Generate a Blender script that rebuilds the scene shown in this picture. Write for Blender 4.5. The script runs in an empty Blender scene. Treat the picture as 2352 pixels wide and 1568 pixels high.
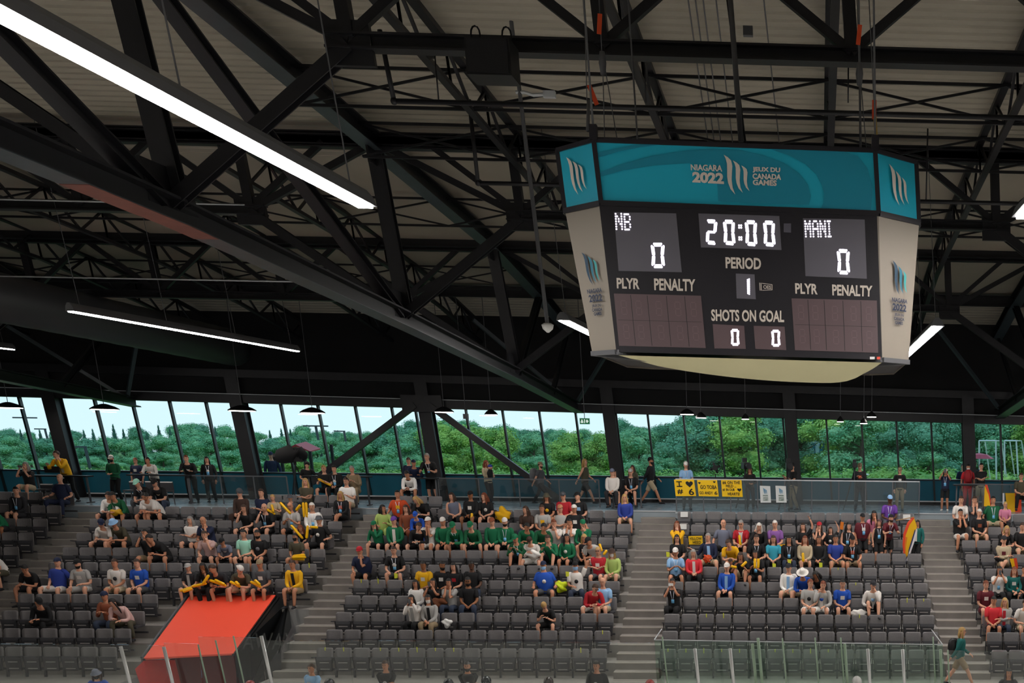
import bpy, bmesh, math, random
from mathutils import Vector, Matrix
S = bpy.context.scene
COL = S.collection
R = random.Random(7)
PI = math.pi

# ---------------------------------------------------------------- camera
FPX, PX, PY, PIT, YAW, ROL, LEAN = 2600.0, 1998.11, 1784.66, .2873, .0514, -.0124, .0763
def _axes():
    cy, sy, cp, sp = math.cos(YAW), math.sin(YAW), math.cos(PIT), math.sin(PIT)
    fw = Vector((sy*cp, cy*cp, -sp)); rt = Vector((cy, -sy, 0)); dn = fw.cross(rt)
    r = math.cos(ROL)*rt + math.sin(ROL)*dn
    d = -math.sin(ROL)*rt + math.cos(ROL)*dn
    return fw, r, d
FW, RT, DN = _axes()
cd = bpy.data.cameras.new('camera'); cam = bpy.data.objects.new('camera', cd); COL.objects.link(cam)
cd.sensor_width = 36; cd.lens = FPX/2352*36; cd.clip_end = 600; cd.clip_start = .1
cd.shift_x = -(PX-1176)/2352; cd.shift_y = (PY-784)/2352
m = Matrix((RT, -DN, -FW)).transposed()
cam.matrix_world = m.to_4x4(); S.camera = cam

# ---------------------------------------------------------------- world, exposure
w = bpy.data.worlds.new('world'); S.world = w; w.use_nodes = True
nt = w.node_tree; bg = nt.nodes['Background']
tc = nt.nodes.new('ShaderNodeTexCoord'); sp = nt.nodes.new('ShaderNodeSeparateXYZ')
rp = nt.nodes.new('ShaderNodeValToRGB'); nt.links.new(tc.outputs['Generated'], sp.inputs[0]); nt.links.new(sp.outputs['Z'], rp.inputs[0])
rp.color_ramp.elements[0].position = 0.0; rp.color_ramp.elements[0].color = (.76, .90, 1, 1)
rp.color_ramp.elements[1].position = .6; rp.color_ramp.elements[1].color = (.52, .74, 1, 1)
nt.links.new(rp.outputs[0], bg.inputs[0]); bg.inputs[1].default_value = 1.2
S.view_settings.view_transform = 'Standard'; S.view_settings.look = 'None'
S.view_settings.exposure = 0; S.view_settings.gamma = 1; S.view_settings.use_curve_mapping = False
LAMP = 72.0          # radiance of the long ceiling lamps

# ---------------------------------------------------------------- helpers
def proj(p):
    t = p.dot(FW); return PX + FPX*p.dot(RT)/t, PY + FPX*p.dot(DN)/t
def at(x, y, Y=None, Z=None, X=None):
    """point on the sight line of a pixel at world depth Y (or height Z)"""
    v = FW + RT*((x-PX)/FPX) + DN*((y-PY)/FPX)
    if Y is not None: t = Y/v.y
    elif Z is not None: t = Z/v.z
    else: t = X/(v.x+LEAN*v.z)
    return v*t
def W(x, y, z): return Vector((x-LEAN*z, y, z))      # building grid -> world

def lin(c):
    if isinstance(c, str):
        c = c.lstrip('#'); c = [int(c[i:i+2], 16)/255 for i in (0, 2, 4)]
        return tuple(v/12.92 if v <= .04045 else ((v+.055)/1.055)**2.4 for v in c)
    return tuple(c)
MATS = {}
def mat(name, col=(.5, .5, .5), rough=.6, metal=0, noise=0, nscale=8, emit=None, es=1, spec=.4, bump=0):
    if name in MATS: return MATS[name]
    m = bpy.data.materials.new(name); m.use_nodes = True; n = m.node_tree; b = n.nodes['Principled BSDF']
    c = lin(col)
    b.inputs['Base Color'].default_value = (*c, 1); b.inputs['Roughness'].default_value = rough
    b.inputs['Metallic'].default_value = metal; b.inputs['Specular IOR Level'].default_value = spec
    if noise:
        t = n.nodes.new('ShaderNodeTexCoord'); x = n.nodes.new('ShaderNodeTexNoise'); r = n.nodes.new('ShaderNodeMapRange')
        h = n.nodes.new('ShaderNodeMix'); h.data_type = 'RGBA'
        x.inputs['Scale'].default_value = nscale; x.inputs['Detail'].default_value = 6
        n.links.new(t.outputs['Object'], x.inputs[0]); n.links.new(x.outputs[0], r.inputs[0])
        r.inputs[1].default_value = .3; r.inputs[2].default_value = .7
        n.links.new(r.outputs[0], h.inputs[0])
        h.inputs[6].default_value = (*[v*(1-noise) for v in c], 1); h.inputs[7].default_value = (*[min(1, v*(1+noise)) for v in c], 1)
        n.links.new(h.outputs[2], b.inputs['Base Color'])
        if bump:
            bp = n.nodes.new('ShaderNodeBump'); bp.inputs['Strength'].default_value = bump
            n.links.new(x.outputs[0], bp.inputs['Height']); n.links.new(bp.outputs[0], b.inputs['Normal'])
    if emit is not None:
        b.inputs['Emission Color'].default_value = (*lin(emit), 1); b.inputs['Emission Strength'].default_value = es
    MATS[name] = m; return m
def glass(name, tint, refl=.08, rough=.0, body=0, bodycol=(.3, .35, .33)):
    if name in MATS: return MATS[name]
    m = bpy.data.materials.new(name); m.use_nodes = True; n = m.node_tree; n.nodes.clear()
    o = n.nodes.new('ShaderNodeOutputMaterial'); t = n.nodes.new('ShaderNodeBsdfTransparent'); g = n.nodes.new('ShaderNodeBsdfGlossy')
    t.inputs[0].default_value = (*tint, 1); g.inputs['Roughness'].default_value = rough
    f = n.nodes.new('ShaderNodeFresnel'); f.inputs[0].default_value = 1.5
    ml = n.nodes.new('ShaderNodeMath'); ml.operation = 'MULTIPLY'; ml.inputs[1].default_value = refl/.04; ml.use_clamp = True
    mx = n.nodes.new('ShaderNodeMixShader')
    n.links.new(f.outputs[0], ml.inputs[0]); n.links.new(ml.outputs[0], mx.inputs[0])
    n.links.new(t.outputs[0], mx.inputs[1]); n.links.new(g.outputs[0], mx.inputs[2])
    last = mx
    if body:
        d = n.nodes.new('ShaderNodeBsdfDiffuse'); d.inputs[0].default_value = (*bodycol, 1)
        m2 = n.nodes.new('ShaderNodeMixShader'); m2.inputs[0].default_value = body
        n.links.new(mx.outputs[0], m2.inputs[1]); n.links.new(d.outputs[0], m2.inputs[2]); last = m2
    n.links.new(last.outputs[0], o.inputs[0]); MATS[name] = m; return m

class MB:
    def __init__(s): s.v = []; s.f = []; s.mi = []; s.cur = 0
    def add(s, vs, fs):
        o = len(s.v); s.v += [Vector(v) for v in vs]
        for f in fs: s.f.append([i+o for i in f]); s.mi.append(s.cur)
        return s
    def box(s, c, d, fn=None):
        x, y, z = c; a, b, e = d[0]/2, d[1]/2, d[2]/2
        vs = [(x+i*a, y+j*b, z+k*e) for k in (-1, 1) for j in (-1, 1) for i in (-1, 1)]
        if fn: vs = [fn(*v) for v in vs]
        return s.add(vs, [(0, 2, 3, 1), (4, 5, 7, 6), (0, 1, 5, 4), (2, 6, 7, 3), (0, 4, 6, 2), (1, 3, 7, 5)])
    def b2(s, lo, hi, fn=None):
        return s.box([(a+b)/2 for a, b in zip(lo, hi)], [b-a for a, b in zip(lo, hi)], fn)
    def bar(s, p, q, wd, ht, up=(0, 0, 1)):
        """solid bar p->q, wd sideways, ht along up"""
        p, q = Vector(p), Vector(q); d = (q-p).normalized(); u = Vector(up)
        r = d.cross(u)
        if r.length < 1e-4: r = d.cross(Vector((0, 1, 0)))
        r.normalize(); u = r.cross(d)
        vs = [e + r*(i*wd/2) + u*(j*ht/2) for e in (p, q) for j in (-1, 1) for i in (-1, 1)]
        return s.add(vs, [(0, 2, 3, 1), (4, 5, 7, 6), (0, 1, 5, 4), (2, 6, 7, 3), (0, 4, 6, 2), (1, 3, 7, 5)])
    def ibeam(s, p, q, wd, ht, t=.03, up=(0, 0, 1)):
        p, q = Vector(p), Vector(q); d = (q-p).normalized(); u = Vector(up); r = d.cross(u)
        if r.length < 1e-4: r = d.cross(Vector((0, 1, 0)))
        r.normalize(); u = r.cross(d)
        s.bar(p+u*(ht/2-t/2), q+u*(ht/2-t/2), wd, t, u); s.bar(p-u*(ht/2-t/2), q-u*(ht/2-t/2), wd, t, u)
        return s.bar(p, q, t, ht-2*t, u)
    def tube(s, pts, ra, rb=None, ref=(1, 0, 0), n=8, cap=True):
        """loft of ellipses along pts; ra along ref, rb across"""
        pts = [Vector(p) for p in pts]; N = len(pts); ref = Vector(ref)
        if not hasattr(ra, '__len__'): ra = [ra]*N
        rb = ra if rb is None else rb
        if not hasattr(rb, '__len__'): rb = [rb]*N
        o = len(s.v)
        for i, p in enumerate(pts):
            t = (pts[min(i+1, N-1)]-pts[max(i-1, 0)])
            t = t.normalized() if t.length > 1e-9 else Vector((0, 0, 1))
            a = ref - t*ref.dot(t)
            if a.length < .15: a = Vector((0, 1, 0)) - t*t.y
            if a.length < .15: a = Vector((0, 0, 1)) - t*t.z
            a.normalize(); b = t.cross(a)
            for k in range(n):
                th = 2*PI*k/n; s.v.append(p + a*(ra[i]*math.cos(th)) + b*(rb[i]*math.sin(th)))
        for i in range(N-1):
            for k in range(n):
                k2 = (k+1) % n; s.f.append([o+i*n+k, o+i*n+k2, o+(i+1)*n+k2, o+(i+1)*n+k]); s.mi.append(s.cur)
        if cap:
            s.f.append([o+k for k in range(n)][::-1]); s.mi.append(s.cur)
            s.f.append([o+(N-1)*n+k for k in range(n)]); s.mi.append(s.cur)
        return s
    def ball(s, c, r, n=8, m=6, sc=(1, 1, 1)):
        c = Vector(c); pts = []; rr = []
        for i in range(m+1):
            th = PI*i/m; pts.append(c+Vector((0, 0, -math.cos(th)*r*sc[2]))); rr.append(max(math.sin(th)*r, 1e-4))
        return s.tube(pts, [q*sc[0] for q in rr], [q*sc[1] for q in rr], (1, 0, 0), n)
    def disc(s, c, r, u, v, n=10, h=.01):
        c, u, v = Vector(c), Vector(u), Vector(v); nn = u.cross(v).normalized()*h
        vs = [c+u*(r*math.cos(2*PI*k/n))+v*(r*math.sin(2*PI*k/n))+o for o in (nn*0, nn) for k in range(n)]
        return s.add(vs, [list(range(n))[::-1], list(range(n, 2*n))]+[(k, (k+1) % n, n+(k+1) % n, n+k) for k in range(n)])
    def poly(s, pts, thick):
        """flat polygon extruded by vector thick"""
        pts = [Vector(p) for p in pts]; n = len(pts); t = Vector(thick)
        return s.add(pts+[p+t for p in pts], [list(range(n)), list(range(n, 2*n))[::-1]]+[(k, n+k, n+(k+1) % n, (k+1) % n) for k in range(n)])
    def build(s, name, ms, parent=None, smooth=False):
        me = bpy.data.meshes.new(name)
        off = Vector((0, 0, 0))
        if parent is not None:
            p = parent
            while p is not None: off = off + p.location; p = p.parent
        me.from_pydata([tuple(v-off) for v in s.v], [], s.f)
        if not isinstance(ms, (list, tuple)): ms = [ms]
        for q in ms: me.materials.append(q)
        if len(ms) > 1: me.polygons.foreach_set('material_index', s.mi)
        if smooth: me.polygons.foreach_set('use_smooth', [True]*len(me.polygons))
        me.update()
        o = bpy.data.objects.new(name, me); COL.objects.link(o)
        if parent is not None: o.parent = parent
        return o
def tag(o, label=None, cat=None, group=None, kind=None):
    if label: o['label'] = label
    if cat: o['category'] = cat
    if group: o['group'] = group
    if kind: o['kind'] = kind
    return o
def thing(name, label, cat, loc=(0, 0, 0), group=None):
    o = bpy.data.objects.new(name, None); COL.objects.link(o); o.location = loc; o.empty_display_size = .1
    return tag(o, label, cat, group)
def copy_tree(o, parent=None):
    c = o.copy(); COL.objects.link(c)
    if parent is not None: c.parent = parent
    for ch in KIDS.get(o.name, []): copy_tree(ch, c)
    return c
KIDS = {}
def regkids():
    KIDS.clear()
    for o in bpy.data.objects:
        if o.parent is not None: KIDS.setdefault(o.parent.name, []).append(o)
def struct(o): o['kind'] = 'structure'; return o
def ordn(i): return ['first', 'second', 'third', 'fourth', 'fifth', 'sixth', 'seventh', 'eighth', 'ninth', 'tenth', 'eleventh', 'twelfth', 'thirteenth', 'fourteenth', 'fifteenth', 'sixteenth'][i]

FONT = {}
def text_polys(txt, bold=0.0):
    """font outline mesh normalised to a unit box: (verts2d, faces)"""
    key = (txt, bold)
    if key in FONT: return FONT[key]
    c = bpy.data.curves.new('t', 'FONT'); c.body = txt; c.offset = bold; c.resolution_u = 3; c.space_line = .95
    o = bpy.data.objects.new('t', c); COL.objects.link(o); bpy.context.view_layer.update()
    dg = bpy.context.evaluated_depsgraph_get(); me = o.evaluated_get(dg).to_mesh()
    vs = [(v.co.x, v.co.y) for v in me.vertices]; fs = [list(p.vertices) for p in me.polygons]
    o.evaluated_get(dg).to_mesh_clear(); bpy.data.objects.remove(o); bpy.data.curves.remove(c)
    x0 = min(v[0] for v in vs); x1 = max(v[0] for v in vs); y0 = min(v[1] for v in vs); y1 = max(v[1] for v in vs)
    FONT[key] = ([((a-x0)/(x1-x0), (b-y0)/(y1-y0)) for a, b in vs], fs); return FONT[key]
def quad(tl, tr, br, bl):
    tl, tr, br, bl = map(Vector, (tl, tr, br, bl))
    return lambda u, v: (bl*(1-u)+br*u)*(1-v) + (tl*(1-u)+tr*u)*v
def put_text(mb, txt, q, bold=0.02):
    vs, fs = text_polys(txt, bold); mb.add([q(u, v) for u, v in vs], fs)
# three curved strokes of the games emblem, unit box, v up
def stroke(pts_l, pts_r):
    return pts_l + pts_r[::-1]
LOGO = []
LL = [(0, 1), (.10, .90), (.16, .78), (.17, .62), (.17, .46), (.22, .30), (.34, .14), (.58, 0)]
LR = [(0, 1), (.20, .94), (.36, .86), (.42, .72), (.40, .55), (.39, .38), (.44, .18), (.58, 0)]
for dx, sx, y0_, y1_ in ((0, .78, 0, 1), (.36, .68, .045, .865), (.69, .58, .09, .745)):
    f_ = lambda p, dx=dx, sx=sx, y0_=y0_, y1_=y1_: (dx*.95+p[0]*sx, y0_+(y1_-y0_)*p[1])
    LOGO.append(([f_(p) for p in LL], [f_(p) for p in LR]))
def put_logo(mb, q, which=(0, 1, 2)):
    for k in which:
        L, Q = LOGO[k]; n = len(L); vs = [q(*p) for p in L]+[q(*p) for p in Q]
        mb.add(vs, [(i, n+i, n+i+1, i+1) for i in range(n-1)])

# ---------------------------------------------------------------- geometry of the stand
Y0, TR, ZB0, RI = 31.756, .841, -5.617, .3703      # front row back-top position, tread, riser
ZC = -2.34                                           # concourse level
BACKH = .82
def tread_z(j): return ZB0 + RI*j - BACKH
def row_y(j): return Y0 + TR*j
YW = 46.0                                            # glass wall
def ztop(x): return 1.20 - .0137*(x+29)              # head of the glass
ROOF = [(-18, 5.6), (-6, 6.35), (4, 6.85), (12, 6.93), (18.1, 6.62), (27.3, 6.06), (36.3, 5.46), (41.5, 4.75), (46.6, 3.85)]
def zroof(y):
    for (a, za), (b, zb) in zip(ROOF, ROOF[1:]):
        if y <= b: return za+(zb-za)*(y-a)/(b-a)
    return ROOF[-1][1]
# ================================================================ materials
M_conc = mat('concrete', '#88847f', .75, noise=.10, nscale=3, bump=.05)
M_step = mat('stair_concrete', '#847e79', .75, noise=.10, nscale=3)
M_floor = mat('polished_concourse', '#8d979c', .22, noise=.08, nscale=1.5)
M_nose = mat('stair_nosing', '#a39d92', .6)
M_deck = mat('roof_deck_metal', '#a19a8b', .42, metal=.0, noise=.08, nscale=.6)
M_steel = mat('black_painted_steel', '#17171b', .45, noise=.2, nscale=4)
M_steel2 = mat('dark_grey_steel', '#3a4348', .38, noise=.15, nscale=3)  # also paints the lit undersides of the truss flanges
M_primer = mat('red_primer_steel', '#74443a', .5, noise=.15, nscale=5)
M_dark = mat('matt_black_wall', '#101012', .8, noise=.3, nscale=1)
M_mull = mat('black_mullion', '#0e1a1c', .35)
M_span = mat('teal_spandrel_glass', '#1f5668', .14, noise=.1, nscale=1)
M_trim = mat('pale_metal_trim', '#b9bdc0', .4)
M_pane = glass('window_glass', (.82, .95, .93), .055)
M_rail = glass('guard_glass', (.82, .88, .88), .05, .02, .10, (.35, .40, .42))
M_railc = glass('guard_glass_clear', (.88, .92, .92), .05, .02, .03, (.35, .40, .42))
M_rink = glass('rink_glass', (.78, .90, .84), .05, .0, .04, (.3, .4, .34))
M_chrome = mat('brushed_steel', '#c4c6c2', .35, metal=.35)
M_lamp = mat('lamp_diffuser', '#ffffff', .5, emit=(1, .95, .92), es=LAMP)
M_lampS = mat('small_lamp_diffuser', '#ffffff', .5, emit=(1, .93, .82), es=16)
M_led = mat('led_dots', '#ffffff', .5, emit=(.90, .82, 1), es=1.25)
M_cloth = mat('black_cloth_cover', '#141416', .95)
M_black = mat('black_plastic', '#121214', .45)
M_white = mat('white_card', '#e8e8e4', .6)
M_grey = mat('mid_grey_plastic', '#5a5b5e', .5)

# ================================================================ setting: floors
BLK = {0: (-32.52, 16), 1: (-23.25, 16), 2: (-13.94, 16), 3: (-4.52, 16), 4: (4.85, 16)}   # first seat X (building grid), seats
def bx(b, j, i=0):                                   # world X of seat i in row j of block b
    z = ZB0+RI*j; return BLK[b][0] + .5*i - LEAN*z
VX0, VX1, VY0, VY1 = -19.15, -15.5, 29.5, 34.75        # opening under the red canopy (building grid)
mb = MB()
for j in range(0, 11):
    y0 = row_y(j) - .62 if j else row_y(0)-2.6
    z = tread_z(j); spans = [(-60, 40)] if j > 3 else [(-60, VX0), (VX1, 40)]
    for a_, b_ in spans: mb.b2((a_-LEAN*z, y0, -9.2), (b_-LEAN*z, row_y(j)+.221, z))
mb.b2((-60, 34.76, -9.2), (40, 40, -5.2))
stand = struct(mb.build('floor', M_conc)); stand['label'] = 'stepped grey concrete seating terrace'
ZC_Y = row_y(10)+.22
mb = MB()
mb.b2((-60, ZC_Y, -9.2), (40, YW+.4, ZC))
for a_, b_ in ((-4.85, 3.25), (-12.4, -6.9), (-23.5, -18.4)): mb.b2((a_+.18, row_y(9)+.22, -3.2), (b_+.18, ZC_Y, ZC))
struct(mb.build('floor', M_floor))
mb = MB(); mb.b2((-60, ZC_Y-.02, ZC-.03), (40, ZC_Y+.05, ZC+.004))
for a_, b_ in ((-4.85, 3.25), (-12.4, -6.9), (-23.5, -18.4)): mb.b2((a_+.18, row_y(9)+.20, ZC-.03), (b_+.18, row_y(9)+.27, ZC+.004))
struct(mb.build('trim_1', M_trim))
mb = MB(); mb.b2((-60, 26.0, -9.2), (40, row_y(0)-2.55, -7.12)); struct(mb.build('floor', M_conc))
mb = MB(); mb.b2((-60, -18, -9.4), (40, row_y(0)-2.55, -8.4)); struct(mb.build('floor', mat('rink_floor_bounce_white', '#dcdcd8', .35)))  # out-of-view floor, whitened to bounce light up at stand and deck

# stairs in the aisles: two steps to each row, with a paler nosing
def aisle(xa, xb, name, label):
    t = thing('aisle_stair', label, 'stairs', ((xa+xb)/2, row_y(0)-.6, tread_z(0)), 'stairs between the seating blocks')
    s = MB(); nz = MB()
    for j in range(-3, 11):
        for h in (0, 1):
            yy = row_y(j)-.62 + h*TR/2 if True else 0
            zz = tread_z(j) + h*RI/2 - RI/2 + RI/2
            xs = [v - LEAN*(zz) for v in (xa, xb)]
            s.b2((xs[0], yy-.02, zz-.6), (xs[1], yy+TR/2+.02 if not (j == 10 and h) else ZC_Y, zz+.002))
            nz.b2((xs[0]+.01, yy-.025, zz-.012), (xs[1]-.01, yy+.03, zz+.006))
    s.build('steps', M_step, t); nz.build('nosings', M_nose, t)
    return t
AIS = [  # spans in the building grid
       (BLK[0][0]+7.8, BLK[1][0]-.3, 'stairs left of the block with the red canopy'),
       (BLK[1][0]+7.85, BLK[2][0]-.3, 'stairs between the red canopy block and the centre block'),
       (BLK[2][0]+7.85, BLK[3][0]-.3, 'stairs between the centre block and the block under the yellow signs'),
       (BLK[3][0]+7.85, BLK[4][0]-.3, 'stairs where the woman in the teal jacket walks past, at right')]
for a, b, l in AIS: aisle(a, b, '', l)

# ================================================================ setting: walls, ceiling
mb = MB()                                            # corrugated deck, ribs run across
ys = []; y = -18.0
while y < 46.6:
    for dy, dz in ((0, 0), (.09, 0), (.12, .045), (.24, .045)):
        ys.append((y+dy, zroof(y+dy)+.30+dz))
    y += .30
xs = [-62, 42]; n = len(ys)
mb.add([W(x, yy, zz) for x in xs for yy, zz in ys], [(i, i+1, n+i+1, n+i) for i in range(n-1)])
mb.add([W(x, yy, zz+.2) for x in (-62, 42) for yy, zz in (ys[0], ys[n//3], ys[2*n//3], ys[-1])], [(i, i+1, 4+i+1, 4+i) for i in range(3)])
struct(mb.build('ceiling', M_deck))
def wallbox(name, lo, hi, m, fn=W):
    b = MB(); b.b2(lo, hi, fn); return struct(b.build(name, m))
M_wall = mat('bounce_grey_wall', '#a8a6a2', .8)  # unseen walls, tone lightened to bounce light onto the stand
wallbox('wall_left', (-62.2, -18, -9.4), (-61.8, 46.6, 8), M_wall)
wallbox('wall_right', (41, -18, -9.4), (41.4, 46.6, 8), M_wall)
wallbox('wall_front', (-62, -18.4, -9.4), (42, -18, 8), M_wall)
mb = MB()                                            # black wall over the glass, its lower edge follows the head of the glass
xa, xb = -62, 41
mb.add([W(x, y, z) for x in (xa, xb) for y, z in ((45.6, 4.4), (46.5, 4.4), (46.5, ztop(x)+.05), (45.6, ztop(x)+.05))],
       [(0, 1, 5, 4), (1, 2, 6, 5), (2, 3, 7, 6), (3, 0, 4, 7)])
struct(mb.build('wall_back', M_dark))
mb = MB()
for (dz0, dz1, yy) in ((.95, 1.22, 45.35), (.05, .33, 45.42)):
    mb.add([W(x, y, z) for x in (xa, xb) for y, z in ((yy, ztop(x)+dz1), (yy+.3, ztop(x)+dz1), (yy+.3, ztop(x)+dz0), (yy, ztop(x)+dz0))],
           [(0, 1, 5, 4), (1, 2, 6, 5), (2, 3, 7, 6), (3, 0, 4, 7)])
struct(mb.build('trim_2', M_steel))
mb = MB()
mb.add([W(x, y, z) for x in (xa, xb) for y, z in ((45.33, ztop(x)+.37), (45.45, ztop(x)+.37), (45.45, ztop(x)+.345), (45.33, ztop(x)+.345))],
       [(0, 1, 5, 4), (1, 2, 6, 5), (2, 3, 7, 6), (3, 0, 4, 7)])
struct(mb.build('trim_3', M_trim))
ZS = -1.385
wallbox('wall_back', (-62, YW-.05, ZC-.3), (41, YW+.25, ZS), M_span)
wallbox('baseboard_back', (-62, YW-.12, ZC), (41, YW-.05, ZC+.12), M_black)
wallbox('trim_4', (-62, YW-.16, ZC+.12), (41, YW-.05, ZC+.16), M_trim)
wallbox('trim_5', (-62, YW-.1, ZS-.02), (41, YW+.3, ZS+.03), M_mull)

COLX = [-34.9, -28.07, -21.35, -14.49, -7.65, -.81, 6.02, 12.9]
MULL = [-33.6, -32.2, -30.85, -29.48, -26.77, -25.41, -24.05, -22.72, -19.99, -18.62, -17.24, -15.89, -15.01, -13.13, -11.76, -10.38, -9.01, -6.28, -4.92, -3.55, -2.16, -1.11, .56, 1.92, 3.27, 4.63, 7.34, 8.7, 10.1, 11.5]
edges = [-62]+COLX+[41]
for k in range(len(edges)-1):
    a, b = edges[k], edges[k+1]
    w_ = MB(); w_.add([W(x, YW, z) for x, z in ((a, ZS), (b, ZS), (b, ztop(b)+.1), (a, ztop(a)+.1))], [(0, 1, 2, 3)])
    o = struct(w_.build('window_%d' % (k+1), M_pane))
    for xm in MULL:
        if a < xm < b:
            c = MB(); t_ = ztop(xm)+.1
            c.add([W(xm+i*.035, YW+j, z) for z in (ZS-.9, t_) for j in (-.12, .04) for i in (-1, 1)],
                  [(0, 2, 3, 1), (4, 5, 7, 6), (0, 1, 5, 4), (2, 6, 7, 3), (0, 4, 6, 2), (1, 3, 7, 5)])
            c.build('mullion', M_mull, o)
NB = ['left of the yellow jacket', 'behind the yellow-jacketed spectator', 'left of the large shrouded camera', 'with two diagonal braces', 'right of the green exit sign', 'behind the headset cameraman', 'beside the pink umbrella', 'at the far right']
for k, x in enumerate(COLX):
    c = MB(); c.b2((x-.16, YW-.62, ZC), (x+.16, YW-.2, ztop(x)+1.1), W)
    f = MB(); f.b2((x-.23, YW-.66, ZC), (x+.23, YW-.62, ztop(x)+1.1), W); f.b2((x-.23, YW-.2, ZC), (x+.23, YW-.16, ztop(x)+1.1), W)
    t = thing('steel_column', 'black steel column on the window wall, '+NB[k], 'column', W(x, YW-.4, ZC), 'columns along the window wall')
    c.build('web', M_steel, t); f.build('flanges', M_steel, t)
for side, px in ((-1, 'left'), (1, 'right')):
    x0 = -14.49
    c = MB(); c.bar(W(x0+side*.25, YW-.8, ztop(x0)+.15), W(x0+side*4.6, YW-.8, ZC+.1 if side > 0 else ZC+.65), .2, .22)
    g = MB(); g.b2((min(x0, x0+side*.75), YW-.84, ztop(x0)-.1), (max(x0, x0+side*.75), YW-.78, ztop(x0)+.5), W)
    o = thing('wall_brace', 'diagonal black steel brace running down to the %s from the window column' % px, 'brace', W(x0+side*4.6, YW-.8, ZC))
    c.build('tube', M_steel, o); g.build('gusset_plate', M_steel, o)
# ================================================================ roof steel
BOT = [(2, 3.05), (8, 3.25), (14.5, 3.14), (18.1, 3.02), (27.3, 2.47), (36.6, 1.84), (45.6, 1.12)]
def zbot(y):
    for (a, za), (b, zb) in zip(BOT, BOT[1:]):
        if y <= b: return za+(zb-za)*(y-a)/(b-a)
    return BOT[-1][1]
def main_truss(X, label, primer=False):
    t = thing('roof_truss', label, 'truss', W(X, 45.3, zbot(45.6)), 'main roof trusses')
    ysb = [2, 8.9, 14.5, 18.1, 22.7, 27.3, 32, 36.6, 41, 45.6]
    b = MB()
    for a, c in zip(ysb, ysb[1:]): b.ibeam(W(X, a, zbot(a)), W(X, c, zbot(c)), .36, .34, .035)
    b.build('bottom_chord', M_steel, t); b = MB()
    for a, c in zip(ysb, ysb[1:]): b.bar(W(X, a, zbot(a)-.172), W(X, c, zbot(c)-.172), .365, .012)
    b.build('lit_flange_face', M_steel2, t)  # paler facing: light on the flange underside put into the colour
    b = MB(); yt = [1, 9, 18.1, 22.7, 27.2, 31.6, 36, 41.5, 46.2]
    for a, c in zip(yt, yt[1:]): b.ibeam(W(X, a, zroof(a)-.10), W(X, c, zroof(c)-.10), .34, .36, .035)
    b.build('top_chord', M_steel, t); b = MB()
    for a, c in zip(yt, yt[1:]): b.bar(W(X, a, zroof(a)-.282), W(X, c, zroof(c)-.282), .345, .012)
    b.build('lit_flange_face', M_steel2, t)  # same paler facing, painted light under the top chord
    tops = [9, 18.0, 27.2, 36.0, 42.0]; bots = [8.9, 18.1, 27.3, 36.6, 45.0]
    for k in range(4):
        for a, c, wd in ((tops[k], bots[k]+.15, .30), ((tops[k], bots[k+1]-.3, .22) if k < 2 else ((41.5, 36.9, .18) if k == 3 else (45.5, 41.5, .1)))):
            m_ = MB(); m_.ibeam(W(X, a, zroof(a)-.15), W(X, c, zbot(c)+.1), wd, .22, .03, up=(0, 1, 0)); m_.build('web_member', M_steel, t)
        g = MB(); g.box((X, tops[k], zroof(tops[k])-.33), (.05, .95, .5), W); g.box((X, bots[k], zbot(bots[k])+.30), (.05, 1.3, .55), W)
        g.build('gusset_plate', M_steel, t)
    if primer:
        p = MB(); 
        for a, c in ((15.8, 18.1), (18.1, 18.9)):
            p.bar(W(X, a, zbot(a)-.182), W(X, c, zbot(c)-.182), .36, .008)
        p.build('primer_patch', M_primer, t)['label'] = 'reddish primer on the underside of the bottom chord'
    return t
TX = [-41.3, -25.1, -8.81, 7.25, 23.4]
TL = ['main roof truss at the far left edge', 'main roof truss ending over the windows above the green-jacketed man', 'main roof truss crossing the photo behind the long lamp', 'main roof truss right of the scoreboard', 'main roof truss beyond the right edge']
for k, x in enumerate(TX): main_truss(x, TL[k], k == 2)
def cross_truss(xa, xb, Y, zb, label):
    """truss across the hall between two main trusses, knee braces at both ends"""
    x0, x1 = xa+2.85, xb-2.85
    t = thing('cross_truss', label, 'truss', W(x0, Y, zb), 'cross trusses between the main trusses')
    m_ = MB(); m_.ibeam(W(x0-.3, Y, zb), W(x1+.3, Y, zb), .26, .20, .03); m_.build('bottom_chord', M_steel, t)
    m_ = MB(); m_.ibeam(W(xa, Y, zroof(Y)-.08), W(xb, Y, zroof(Y)-.08), .24, .26, .03); m_.build('top_chord', M_steel, t)
    n = 3; xs = [x0+(x1-x0)*i/n for i in range(n+1)]
    zt = zroof(Y)-.1
    for i, x in enumerate(xs):
        for dx in ((-.5, 0, .5)):
            xt = x + dx*(x1-x0)/n
            if xa < xt < xb:
                m_ = MB(); m_.bar(W(x, Y, zb+.05), W(xt, Y, zt), .12 if dx else .18, .12 if dx else .18, up=(0, 1, 0)); m_.build('web_member', M_steel, t)
    for x, xm, sgn in ((x0, xa, 1), (x1, xb, -1)):
        m_ = MB(); m_.ibeam(W(x, Y, zb-.05), W(xm, Y, zbot(Y)+.1), .18, .20, .025, up=(0, 1, 0)); m_.build('knee_brace', M_steel, t)
        m_ = MB(); m_.bar(W(x, Y, zb), W(xm+sgn*.15, Y, zt-.05), .13, .13, up=(0, 1, 0)); m_.build('end_brace', M_steel, t)
        g = MB(); g.box((x, Y, zb-.02), (.62, .10, .55), W); g.build('gusset_plate', M_steel, t)
BAYN = ['in the far left bay', 'in the bay left of the long lamp', 'in the bay over the scoreboard', 'in the bay at the far right']
ROWN = ['nearest cross truss', 'middle cross truss', 'far cross truss']
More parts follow.
